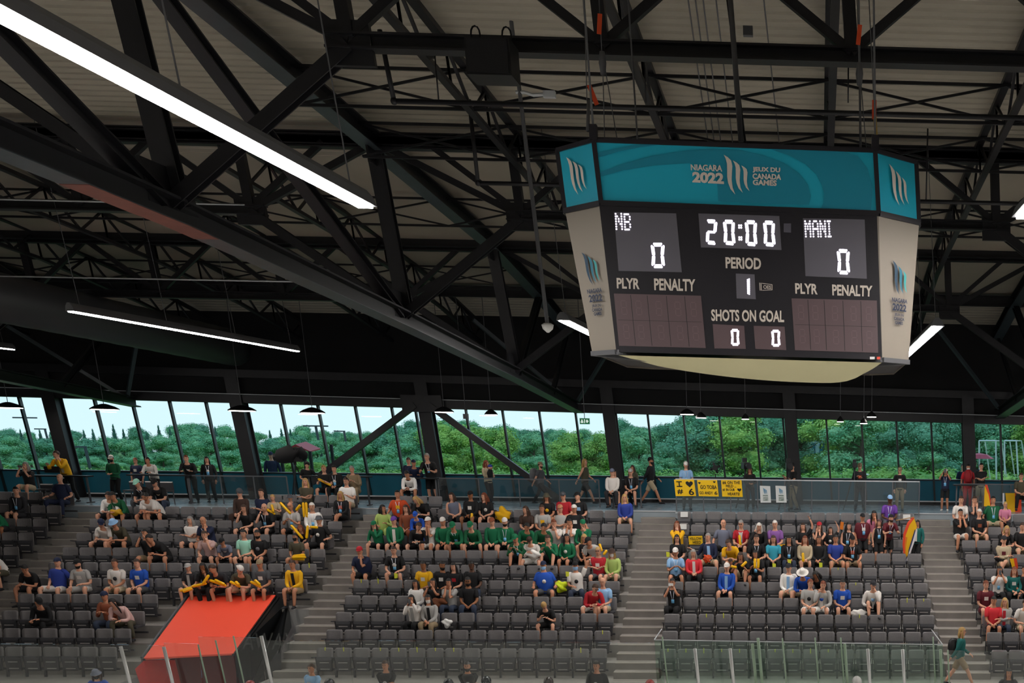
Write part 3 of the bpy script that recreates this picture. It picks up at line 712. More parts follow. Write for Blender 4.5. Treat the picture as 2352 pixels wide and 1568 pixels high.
for i in (0, 1, 2, 7): b.bar(lo[i], lo[(i+4) % 8].lerp(lo[i], .6)-Vector((0, 0, .06)), .07, .05)
b.bar(lo[7], lo[0], .05, .05); b.bar(lo[1], lo[2], .05, .05); b.build('lower_rail', M_grey, sb)
# ================================================================ stadium seats
M_seat = mat('seat_plastic', '#6a6767', .45, noise=.08, nscale=30); M_seatd = mat('seat_pan_plastic', '#3a3a3d', .45)
M_rib = mat('seat_rib', '#a5a19d', .4)
def slab(mbx, rows, th):
    """rows: list of (y,z,halfwidth,bow) front surface; extruded backwards"""
    n = 7; o = []
    for y, z, hw, bow in rows:
        for k in range(n):
            u = -1+2*k/(n-1); o.append((u*hw, y-bow*u*u, z))
    bk = [(x, y+th, z) for x, y, z in o]; r = len(rows); N = r*n
    f = [(i*n+k, i*n+k+1, (i+1)*n+k+1, (i+1)*n+k) for i in range(r-1) for k in range(n-1)]
    f += [tuple(N+q for q in g[::-1]) for g in f]
    rim = [k for k in range(n)]+[i*n+n-1 for i in range(1, r)]+[(r-1)*n+k for k in range(n-2, -1, -1)]+[i*n for i in range(r-2, 0, -1)]
    f += [(rim[i], N+rim[i], N+rim[(i+1) % len(rim)], rim[(i+1) % len(rim)]) for i in range(len(rim))]
    mbx.add(o+bk, f)
BR = [(-.075, .40, .19, .02), (-.065, .46, .215, .03), (-.04, .62, .222, .04), (-.018, .75, .225, .035), (-.006, .79, .215, .03), (0, .815, .19, .02)]
def seat_geo(up):
    b = MB(); slab(b, BR, .03)
    p = MB(); rb = MB()
    if up:
        slab(p, [(-.15, .18, .165, 0), (-.17, .22, .178, 0), (-.175, .50, .200, .0), (-.15, .575, .212, 0)], .055)
        for z, hw in ((.43, .125), (.25, .125)): rb.b2((-hw, -.188, z-.011), (hw, -.165, z+.011))
    else:
        n = 5; vs = []
        for zz in (.445, .40):
            for y, hw in ((-.09, .19), (-.2, .21), (-.4, .21), (-.48, .18)):
                vs += [(-hw, y, zz-(.02 if y < -.45 else 0)), (hw, y, zz-(.02 if y < -.45 else 0))]
        p.add(vs, [(0, 1, 3, 2), (2, 3, 5, 4), (4, 5, 7, 6), (8, 10, 11, 9), (10, 12, 13, 11), (12, 14, 15, 13), (0, 8, 9, 1), (6, 7, 15, 14), (0, 2, 10, 8), (2, 4, 12, 10), (4, 6, 14, 12), (1, 9, 11, 3), (3, 11, 13, 5), (5, 13, 15, 7)])
    a = MB()
    a.bar((-.25, -.06, .56), (-.25, -.34, .60), .035, .03); a.bar((-.25, -.08, .56), (-.25, -.05, .20), .03, .05)
    s = MB(); s.bar((-.25, -.05, .25), (-.25, -.10, .0), .045, .07, up=(0, 1, 0)); s.b2((-.25, -.09, .20), (.25, -.04, .25))
    return b, p, rb, a, s
PROTO = {}
regless = []
for up in (True, False):
    b, p, rb, a, s = seat_geo(up)
    root = bpy.data.objects.new('stadium_seat', None); COL.objects.link(root)
    root.empty_display_size = .1
    b.build('backrest', M_seat, root, True); pan = p.build('seat_pan', M_seatd, root)
    if up: rb.build('rib', M_rib, pan)
    a.build('armrest', M_seatd, root); s.build('stanchion', M_seatd, root)
    PROTO[up] = root
    PROTO[(up, 'geo')] = (b, p, rb, a, s)
bpy.context.view_layer.update(); regkids()
SEATS = []                                            # (block, row, index, world pos)
for b_, (x0, n) in BLK.items():
    for j in range(0, 11):
        for i in range(n):
            if b_ == 1 and j <= 3 and i > 7: continue
            if j == 10 and not ((b_ == 0 and i >= 8) or (b_ == 1 and i >= 10) or (b_ == 2 and i in (0, 1, 2))): continue
            p = Vector((bx(b_, j, i), row_y(j), tread_z(j)))
            x, y = proj(p+Vector((0, 0, .7)))
            if x < -200 or x > 2600: continue
            SEATS.append((b_, j, i, p, x))
TAKEN = {}                                            # (block,row,i) filled by the people table
BLN = {0: 'far left block', 1: 'block with the red canopy', 2: 'centre block', 3: 'block under the yellow signs', 4: 'far right block'}
def build_seats():
    key = sorted(SEATS, key=lambda s: (not -20 < s[4] < 2372, s[1], abs(s[4]-1176)))
    ind, rest = key[:300], key[300:]
    used = {True: 0, False: 0}
    for b_, j, i, p, x in ind:
        who = TAKEN.get((b_, j, i)); up = who is None
        o = PROTO[up] if not used[up] else copy_tree(PROTO[up]); used[up] = 1
        o.location = p
        o['category'] = 'seat'; o['group'] = 'stadium seats, row %s of the %s' % (ordn(j), BLN[b_])
        o['label'] = ('folded grey seat, %s from left, %s row up, %s' % (ordn(i), ordn(j), BLN[b_])) if up else \
                     ('occupied grey seat, %s from left, %s row up, %s' % (ordn(i), ordn(j), BLN[b_]))
    m_ = MB()
    for b_, j, i, p, x in rest:
        g = PROTO[((b_, j, i) not in TAKEN, 'geo')]
        for k, part in enumerate(g):
            m_.cur = (0, 1, 2, 1, 1)[k]; m_.add([v+p for v in part.v], part.f)
    o = m_.build('stadium_seats', [M_seat, M_seatd, M_rib])
    tag(o, 'remaining dark grey seats of the upper rows, up to the concourse', 'seats', kind='stuff')
# ================================================================ people
CC = dict(k='#141416', K='#26262a', w='#dcd6cf', W='#f0ede8', g='#75757a', G='#4a4c50', n='#1b2440', b='#1c4fb0', B='#2a3f92', l='#8fb8e0', c='#39a5bd', t='#14605c', T='#1f8f86', e='#0f6b45', E='#155f3c',
          y='#e9b010', o='#c84a20', r='#b3202c', R='#d8303a', m='#5a1420', p='#cf7f9c', P='#6a3f9a', u='#8a5aa0', s='#b8a88c', S='#8f7c60', v='#4a4636', i='#c9a6a0', q='#9fd8c0', a='#8a4a30', d='#3d2a22', j='#2b3548', x='#a9bf6a', z='#6a6f80', h='#a8a6a2', f='#b87a58')
SK = dict(a='#d39c80', b='#bf8465', c='#94603f', d='#5a3a28')
HR = dict(b='#2a1c14', k='#15110f', n='#3b261a', g='#8b8782', w='#d4d0c8', y='#b08c54', r='#6e3418')
def cm(c): return mat('cloth_'+c, CC[c], .8)
def sm(c): return mat('skin_'+c, SK[c], .55)
def hm(c): return mat('hair_'+c, HR[c], .6)
M_eye = mat('eye_dark', '#1c1410', .4); M_lip = mat('lips', '#8a4a40', .5)
def ik(a, t, l1, l2, pole):
    a, t = Vector(a), Vector(t); d = t-a; L = d.length
    if L > (l1+l2)*.995: d = d*((l1+l2)*.995/L); L = d.length; t = a+d
    if L < abs(l1-l2)*1.05+.01: L = abs(l1-l2)*1.05+.01
    u = d.normalized(); k = (l1*l1-l2*l2+L*L)/(2*L); h = math.sqrt(max(l1*l1-k*k, 0))
    p = Vector(pole); p = p-u*p.dot(u)
    if p.length < 1e-3: p = Vector((0, 0, -1))
    return a+u*k+p.normalized()*h, t
def smooth(pts, rad, sub=3):
    P_, R_ = [], []
    n = len(pts)
    for i in range(n-1):
        p0, p1, p2, p3 = pts[max(i-1, 0)], pts[i], pts[i+1], pts[min(i+2, n-1)]
        for k in range(sub):
            t = k/sub; P_.append(.5*((2*p1)+(p2-p0)*t+(2*p0-5*p1+4*p2-p3)*t*t+(3*p1-p0-3*p2+p3)*t**3)); R_.append(rad[i]*(1-t)+rad[i+1]*t)
    return P_+[pts[-1]], R_+[rad[-1]]
def hand(mbx, w_, d, side, s, curl=.5):
    """palm, four unequal bent fingers and a thumb leaving the side of the palm"""
    d = d.normalized(); up = Vector((0, 0, 1)); r = d.cross(up)
    r = Vector((1, 0, 0)) if r.length < .2 else r.normalized()
    nrm = r.cross(d).normalized()
    mbx.tube([w_, w_+d*.03*s, w_+d*.085*s], [.026*s, .036*s, .038*s], [.020*s, .017*s, .013*s], r, 8)
    for k, (o, L) in enumerate(((-.027, .062), (-.009, .074), (.010, .070), (.027, .055))):
        a = w_+d*.082*s+r*o*s; c_ = a+(d*math.cos(curl*.6)-nrm*math.sin(curl*.6))*L*.55*s; e = c_+(d*math.cos(curl*1.5)-nrm*math.sin(curl*1.5))*L*.5*s
        mbx.tube([a, c_, e], [.0085*s, .008*s, .006*s], ref=r, n=5)
    a = w_+d*.025*s-r*side*.03*s; c_ = a+(d*.6-r*side*.6-nrm*.3)*.04*s; e = c_+(d*.9-nrm*.4)*.03*s
    mbx.tube([a, c_, e], [.011*s, .009*s, .007*s], ref=nrm, n=5)
HANDS = {}
POSES = {  # seated: lean, side lean, head yaw, head pitch, right-hand target (viewer left), left-hand target, knee spread
 'lap':   (.10, 0, 0, .10, (-.05, -.30, .10), (.05, -.31, .10), .14),
 'lapL':  (.10, -.08, -.6, .05, (-.07, -.28, .10), (.05, -.31, .10), .12),
 'lapR':  (.10, .08, .6, .05, (-.05, -.30, .10), (.07, -.28, .10), .12),
 'knees': (.22, 0, 0, .15, (-.15, -.38, .13), (.15, -.38, .13), .17),
 'lean':  (.62, 0, 0, .35, (-.05, -.50, .10), (.06, -.50, .10), .20),
 'leanL': (.60, -.25, -.7, .3, (-.12, -.46, .14), (.02, -.48, .12), .18),
 'leanR': (.60, .25, .7, .3, (-.02, -.48, .12), (.14, -.46, .14), .18),
 'cross': (.05, 0, 0, .05, (.13, -.20, .26), (-.13, -.21, .24), .12),
 'chin':  (.35, 0, .1, .1, (-.12, -.38, .13), (.06, -.30, .50), .15),
 'chinR': (.35, .1, .2, .1, (-.05, -.28, .50), (.12, -.38, .13), .15),
 'phone': (.12, 0, 0, .0, (-.07, -.30, .58), (.08, -.30, .60), .12),
 'mouth': (.15, 0, 0, .0, (-.05, -.18, .52), (.05, -.18, .52), .12),
 'armL':  (.0, -.05, -.3, .0, (-.50, -.05, .38), (.08, -.30, .12), .22),
 'armR':  (.0, .05, .3, .0, (-.08, -.30, .12), (.52, -.05, .36), .22),
 'wide':  (.0, 0, 0, .0, (-.30, -.28, .16), (.32, -.26, .16), .24),
 'fold':  (.55, 0, 0, .9, (-.08, -.40, .25), (.08, -.40, .25), .20),
 'up':    (.05, 0, 0, .0, (-.06, -.3, .15), (.22, -.05, .95), .14),
 'hold':  (.12, 0, 0, .15, (-.08, -.32, .30), (.08, -.32, .30), .14),
 'sideL': (.1, -.05, -1.0, .05, (-.15, -.3, .25), (.1, -.3, .2), .14),
 'sideR': (.1, .05, 1.0, .05, (-.1, -.3, .2), (.15, -.3, .25), .14),
 'tuck':  (.45, 0, 0, .25, (-.12, -.42, .36), (.12, -.42, .36), .16),
}
def person(root, yaw, pose, hair, skin, top, bottom, hat, ex, s=1.0, stand=None, nm='person'):
    rnd = random.Random(hash((round(root[0]*50), round(root[1]*50))) & 0xffff)
    J = lambda q: rnd.uniform(-q, q)
    body = MB(); V = Vector
    if stand is None:
        lean, side, hy, hp, rh, lh, kn = POSES[pose]
        lean += J(.05); side += J(.03); hy += J(.12); kn *= 1+J(.15)
        hip = V((0, 0, 0))
    else:
        lean, side, hy, hp = stand['t']; rh, lh = stand['rh'], stand['lh']; hip = V((0, 0, .90*s)); kn = .1
    ut = V((math.sin(side), -math.sin(lean), math.cos(lean)*math.cos(side))).normalized()
    bend = lambda t: hip + (V((0, 0, 1))*(1-t) + ut*t).normalized()*(t*.52*s)
    fat = ex.get('fat', 1.0)
    sp_ = [(-.12, .15, .115), (0, .160, .120), (.2, .152, .118), (.45, .152*fat, .118*fat), (.7, .172, .122), (.86, .182, .108), (.95, .150, .082), (1.0, .085, .062)]
    spine = [hip+V((0, 0, -.06*s))] + [bend(t) for t, _, _ in sp_[1:]]
    ra = [a*s*(fat if 1 < i < 6 else 1) for i, (_, a, c) in enumerate(sp_)]; rb = [c*s for _, a, c in sp_]
    N_ = bend(1.0); hd = (ut*.6+V((0, 0, 1))*.4+V((0, -.25*max(0, hp), 0))).normalized()
    H = N_ + hd*.185*s
    nk = [N_+hd*.05*s, N_+hd*.11*s]
    body.tube(spine+nk, [q*.96 for q in ra]+[.056*s, .053*s], [q*.95 for q in rb]+[.055*s, .054*s], (1, 0, 0), 12)
    rot = Matrix.Rotation(side*.6, 4, 'Y') @ Matrix.Rotation(hy, 4, 'Z') @ Matrix.Rotation(hp+lean*.25, 4, 'X')
    T_ = lambda q: H + (rot @ (V(q)*s))
    hr = [(-.122, .028, .030, -.035), (-.108, .046, .050, -.028), (-.07, .062, .075, -.010), (-.02, .070, .088, -.002), (.03, .074, .095, .004), (.07, .069, .088, .008), (.10, .050, .066, .010), (.118, .022, .03, .010)]
    def headtube(mbx, rings_, n=12):
        o = len(mbx.v)
        for z, a, c, yo in rings_:
            for k in range(n): th = 2*PI*k/n; mbx.v.append(T_((a*math.cos(th), yo+c*math.sin(th), z)))
        for i in range(len(rings_)-1):
            for k in range(n): k2 = (k+1) % n; mbx.f.append([o+i*n+k, o+i*n+k2, o+(i+1)*n+k2, o+(i+1)*n+k]); mbx.mi.append(mbx.cur)
        mbx.f.append([o+k for k in range(n)][::-1]); mbx.f.append([o+(len(rings_)-1)*n+k for k in range(n)]); mbx.mi += [mbx.cur]*2
    headtube(body, hr)
    body.add([T_(q) for q in ((0, -.092, .022), (-.014, -.086, -.03), (.014, -.086, -.03), (0, -.116, -.022))], [(0, 1, 3), (0, 3, 2), (1, 2, 3)])
    for e in (-1, 1): body.ball(T_((e*.073, .002, -.012)), .019*s, 6, 4, (.5, 1, 1.5))
    body.cur = 1
    for e in (-1, 1):
        body.ball(T_((e*.029, -.084, .016)), .0095*s, 6, 4); body.bar(T_((e*.014, -.092, .036)), T_((e*.045, -.082, .036)), .008*s, .006*s)
    if 'glass' in ex:
        for e in (-1, 1): body.bar(T_((e*.008, -.102, .016)), T_((e*.052, -.092, .016)), .004, .02*s)
    body.cur = 2; body.bar(T_((-.022, -.088, -.062)), T_((.022, -.088, -.062)), .01*s, .010*s); body.cur = 0
    # arms
    sh = {}; arms = {}
    for e, tg, k in ((-1, rh, 'r'), (1, lh, 'l')):
        sh[k] = bend(.88)+V((e*.175*s, 0, 0)); t_ = V(tg)*s
        if stand is None: t_ = t_+V((J(.03), J(.02), J(.03)))
        else: t_ = t_+V((0, 0, hip.z))
        el, wr = ik(sh[k], t_, .285*s, .255*s, (e*.55, .25, -1))
        arms[k] = (sh[k], el, wr)
        p_, r_ = smooth([sh[k]+V((-e*.05*s, 0, .0)), sh[k]+V((0, 0, -.02*s)), el, wr], [.050*s, .050*s, .038*s, .026*s]); body.tube(p_, r_, n=8, ref=(0, 1, 0))
        hand(body, wr, (wr-el), e, s, .5)
    # legs
    legs = {}
    for e, k in ((-1, 'r'), (1, 'l')):
        hj = hip+V((e*.095*s, -.02*s if stand is None else 0, -.03*s))
        if stand is None:
            if pose == 'legx' or 'legx' in ex:
                kn_ = V((e*.05, -.42, .03 if e < 0 else .10))*s; an = V((-.04 if e < 0 else -.18, -.46, -.40 if e < 0 else -.26))*s
            elif pose == 'tuck' or 'up' in ex:
                kn_ = V((e*kn, -.34, .22))*s; an = V((e*(kn*.9), -.50, -.13))*s
            else:
                kn_ = V((e*(kn+.02), -.42, .02+J(.02)))*s; an = V((e*(kn+.01+J(.04)), -.42+J(.06), -.40))*s
                an.z = min(an.z, -.36) if s > .9 else an.z
        else:
            fa = stand['feet'][0 if e < 0 else 1]; an = V((fa[0], fa[1], fa[2]+.08))*s
            kn_, an = ik(hj, an, .42*s, .41*s, (0, -1, 0) if not stand.get('kp') else stand['kp'])
        legs[k] = (hj, kn_, an)
        p_, r_ = smooth([hj, hj.lerp(kn_, .5), kn_, kn_.lerp(an, .4), an], [.085*s, .072*s, .055*s, .052*s, .034*s]); body.tube(p_, r_, n=8, ref=(1, 0, 0))
    M4 = Matrix.Rotation(yaw, 4, 'Z')
    def fin(mbx, name, ms, par, smo=True):
        # keep local coordinates: build without parent offset
        me = bpy.data.meshes.new(name); me.from_pydata([tuple(v) for v in mbx.v], [], mbx.f)
        for q in (ms if isinstance(ms, list) else [ms]): me.materials.append(q)
        if isinstance(ms, list): me.polygons.foreach_set('material_index', mbx.mi)
        if smo: me.polygons.foreach_set('use_smooth', [True]*len(me.polygons))
        o = bpy.data.objects.new(name, me); COL.objects.link(o)
        if par is not None: o.parent = par
        return o
    B = fin(body, nm, [sm(skin), M_eye, M_lip], None)
    B.location = root; B.rotation_euler = (0, 0, yaw)
    # shirt
    tc, sl = top[0], top[1]
    g = MB(); o_ = .013*s
    g.tube(spine[:], [q+o_ for q in ra], [q+o_ for q in rb], (1, 0, 0), 12)
    if sl != 'T':
        for e, k in ((-1, 'r'), (1, 'l')):
            a, el, wr = arms[k]
            if sl == 'L': p_, r_ = smooth([a+V((-e*.06*s, 0, .01)), a, el, wr.lerp(el, .06)], [.060*s, .066*s, .052*s, .038*s])
            else: p_, r_ = smooth([a+V((-e*.06*s, 0, .01)), a, a.lerp(el, .72)], [.060*s, .068*s, .062*s])
            g.tube(p_, r_, n=9, ref=(0, 1, 0))
    fin(g, 'jacket' if sl == 'L' and 'F' in ex else 'shirt', cm(tc), B)
    fq = lambda u, t, off=.0: bend(t)+V((u*.15*s, -1, 0)).normalized()*0 + V((u*.13*s, 0, 0)) - (V((0, 1, 0))+ut*.0).normalized()*((.138*fat if t < .8 else .120)*s*math.sqrt(max(.1, 1-(u*.62)**2))+off)
    def patch(name, m_, u0, u1, t0, t1, off=.006):
        q = MB(); us = [u0+(u1-u0)*i/3 for i in range(4)]; ts = [t0+(t1-t0)*i/3 for i in range(4)]
        q.add([fq(u, t, off) for t in ts for u in us], [(i*4+k, i*4+k+1, (i+1)*4+k+1, (i+1)*4+k) for i in range(3) for k in range(3)])
        return fin(q, name, m_, B)
    if 'F' in ex: patch('shirt_front', cm(ex['F']), -.33, .33, .08, .90, .004)
    if 'C' in ex: patch('print', cm(ex['C']), -.45, .45, .52, .72)
    if 'D' in ex:
        q = MB(); q.disc(fq(0, .55, .012), .055*s, (1, 0, 0), (0, 0, 1), 12, .004); fin(q, 'print', cm(ex['D']), B)
    if 'Y' in ex:
        q = MB()
        for e in (-1, 1): q.bar(fq(e*.42, .93, .016), fq(e*.10, .45, .016), .014, .006, up=(0, 1, 0))
        fin(q, 'lanyard', mat('lanyard_white', '#d8dce6', .6), B)
        q = MB(); q.box(fq(0, .38, .02), (.085, .008, .11)); fin(q, 'badge', mat('badge_blue', '#6fb4e0', .5), B)
    # trousers
    bc, bl = bottom[0], bottom[1]
    g = MB()
    for k in 'rl':
        hj, kn_, an = legs[k]
        if bl == 'l': p_, r_ = smooth([hj, hj.lerp(kn_, .5), kn_, kn_.lerp(an, .4), an.lerp(kn_, .05)], [.100*s, .088*s, .070*s, .066*s, .055*s])
        else: p_, r_ = smooth([hj, hj.lerp(kn_, .5), hj.lerp(kn_, .86)], [.100*s, .094*s, .088*s])
        g.tube(p_, r_, n=9, ref=(1, 0, 0))
    g.tube([hip+V((0, 0, -.10*s)), hip, hip+V((0, 0, .07*s))], [.15*s, .172*s, .165*s], [.12*s, .135*s, .128*s], n=12)
    fin(g, 'trousers' if bl == 'l' else 'shorts', cm(bc), B)
    shc = cm(ex.get('shoe', 'K'))
    for k, e in (('r', -1), ('l', 1)):
        hj, kn_, an = legs[k]; q = MB(); f = V((e*.15, -1, 0)).normalized()
        q.tube([an+V((0, 0, -.045*s))-f*.06*s, an+V((0, 0, -.035*s)), an+V((0, 0, -.045*s))+f*.09*s, an+V((0, 0, -.055*s))+f*.17*s], [.035*s, .045*s, .045*s, .028*s], [.03*s, .045*s, .030*s, .018*s], (1, 0, 0), 8)
        fin(q, 'shoe', shc, B)
    # hair
    ht, hc = hair[0], hair[1]
    if ht != 'b':
        q = MB(); n = 12; m_ = 7; rr = []
        for i in range(m_+1):
            ph = PI*.5*(1-i/m_*1.0); 
            rr.append(None)
        vs = []
        for i in range(m_+1):
            ph = (i/m_)*PI*.62
            for k in range(n):
                th = 2*PI*k/n; x = .083*math.sin(ph)*math.cos(th); y = .104*math.sin(ph)*math.sin(th)+.012; z = .022+.108*math.cos(ph)
                if y < -.035: z = max(z, .062)
                elif y < .02: z = max(z, .0)
                vs.append(T_((x, y, z)))
        o = len(q.v); q.v += vs
        for i in range(m_):
            for k in range(n): k2 = (k+1) % n; q.f.append([i*n+k, i*n+k2, (i+1)*n+k2, (i+1)*n+k]); q.mi.append(0)
        if ht in 'lm':
            L = .30 if ht == 'l' else .14
            q.tube([T_((0, .045, .06)), T_((0, .065, -.04)), T_((0, .075, -.13)), T_((0, .06, -.06-L))], [.06*s, .088*s, .098*s, .075*s], [.04*s, .050*s, .045*s, .02*s], n=10)
            for e in (-1, 1): q.tube([T_((e*.066, -.02, .06)), T_((e*.084, -.012, -.04)), T_((e*.092, -.03, -.10-L*.4)), T_((e*.080, -.05, -.06-L*.9))], [.014*s, .024*s, .028*s, .012*s], n=6)
        fin(q, 'hair', hm(hc), B)
    if ht == 'b' and hc in 'gw':
        q = MB(); q.tube([T_((-.076, .0, 0)), T_((-.055, .07, 0)), T_((0, .10, 0)), T_((.055, .07, 0)), T_((.076, 0, 0))], .016*s, .03*s, (0, 0, 1), 6); fin(q, 'hair', hm(hc), B)
    if 'beard' in ex:
        q = MB(); o = 0; q.v = []; 
        for z, a, c, yo in ((-.128, .03, .034, -.038), (-.105, .052, .058, -.030), (-.07, .066, .080, -.014), (-.045, .066, .082, -.008)):
            for k in range(9): th = PI+PI*k/8; q.v.append(T_((a*1.04*math.cos(th), yo+c*1.05*math.sin(th), z)))
        for i in range(3):
            for k in range(8): q.f.append([i*9+k, i*9+k+1, (i+1)*9+k+1, (i+1)*9+k]); q.mi.append(0)
        fin(q, 'beard', hm(hc if ht != 'b' else 'n'), B)
    if 'mask' in ex:
        q = MB()
        for z, a, c, yo in ((-.115, .045, .052, -.034), (-.08, .066, .084, -.018), (-.045, .070, .098, -.012), (-.015, .066, .100, -.006)):
            for k in range(9): th = PI*1.08+PI*.84*k/8; q.v.append(T_((a*math.cos(th), yo+c*math.sin(th), z)))
        for i in range(3):
            for k in range(8): q.f.append([i*9+k, i*9+k+1, (i+1)*9+k+1, (i+1)*9+k]); q.mi.append(0)
        fin(q, 'face_mask', cm(ex['mask']), B)
    if hat:
        kind, c_ = hat[0], hat[1]; q = MB(); n = 14
        def ringz(rs):
            o = len(q.v)
            for z, a, c, yo in rs:
                for k in range(n): th = 2*PI*k/n; q.v.append(T_((a*math.cos(th), yo+c*math.sin(th), z)))
            for i in range(len(rs)-1):
                for k in range(n): k2 = (k+1) % n; q.f.append([o+i*n+k, o+i*n+k2, o+(i+1)*n+k2, o+(i+1)*n+k]); q.mi.append(0)
            q.f.append([o+(len(rs)-1)*n+k for k in range(n)]); q.mi.append(0)
        if kind in 'cv':                              # cap, v = worn backwards
            sg = -1 if kind == 'c' else 1
            ringz([(.040, .086, .108, .008), (.075, .083, .103, .010), (.115, .062, .078, .012), (.136, .025, .03, .012)])
            o = len(q.v); bz = .046
            pts = [(-.070, .065), (-.055, .135), (0, .165), (.055, .135), (.070, .065)]
            q.v += [T_((a, sg*c+.008, bz-(.012 if c > .1 else 0)+dz)) for dz in (0, .006) for a, c in pts]
            q.f += [[o+i for i in range(5)], [o+5+i for i in range(5)][::-1]]+[[o+i, o+5+i, o+5+(i+1) % 5, o+(i+1) % 5] for i in range(5)]; q.mi += [0]*7
        elif kind == 'w':                             # wide western hat
            ringz([(.045, .175, .20, 0), (.035, .10, .12, 0), (.06, .085, .108, 0), (.13, .075, .095, 0), (.165, .05, .075, 0), (.155, .02, .04, 0)])
            for i, v in enumerate(q.v[:n]):
                pass
        elif kind == 'u':                             # bucket / sun hat
            ringz([(.015, .13, .155, 0), (.05, .088, .11, 0), (.10, .078, .098, 0), (.13, .05, .06, 0)])
        elif kind == 'n':                             # beanie / hood
            ringz([(-.02, .088, .108, .02), (.05, .09, .112, .012), (.10, .075, .092, .012), (.14, .03, .04, .01)])
        fin(q, {'c': 'cap', 'v': 'cap', 'w': 'cowboy_hat', 'u': 'sun_hat', 'n': 'beanie'}[kind], cm(c_), B)
    hands = {k: Vector(root) + (M4 @ arms[k][2]) for k in 'rl'}
    return B, hands
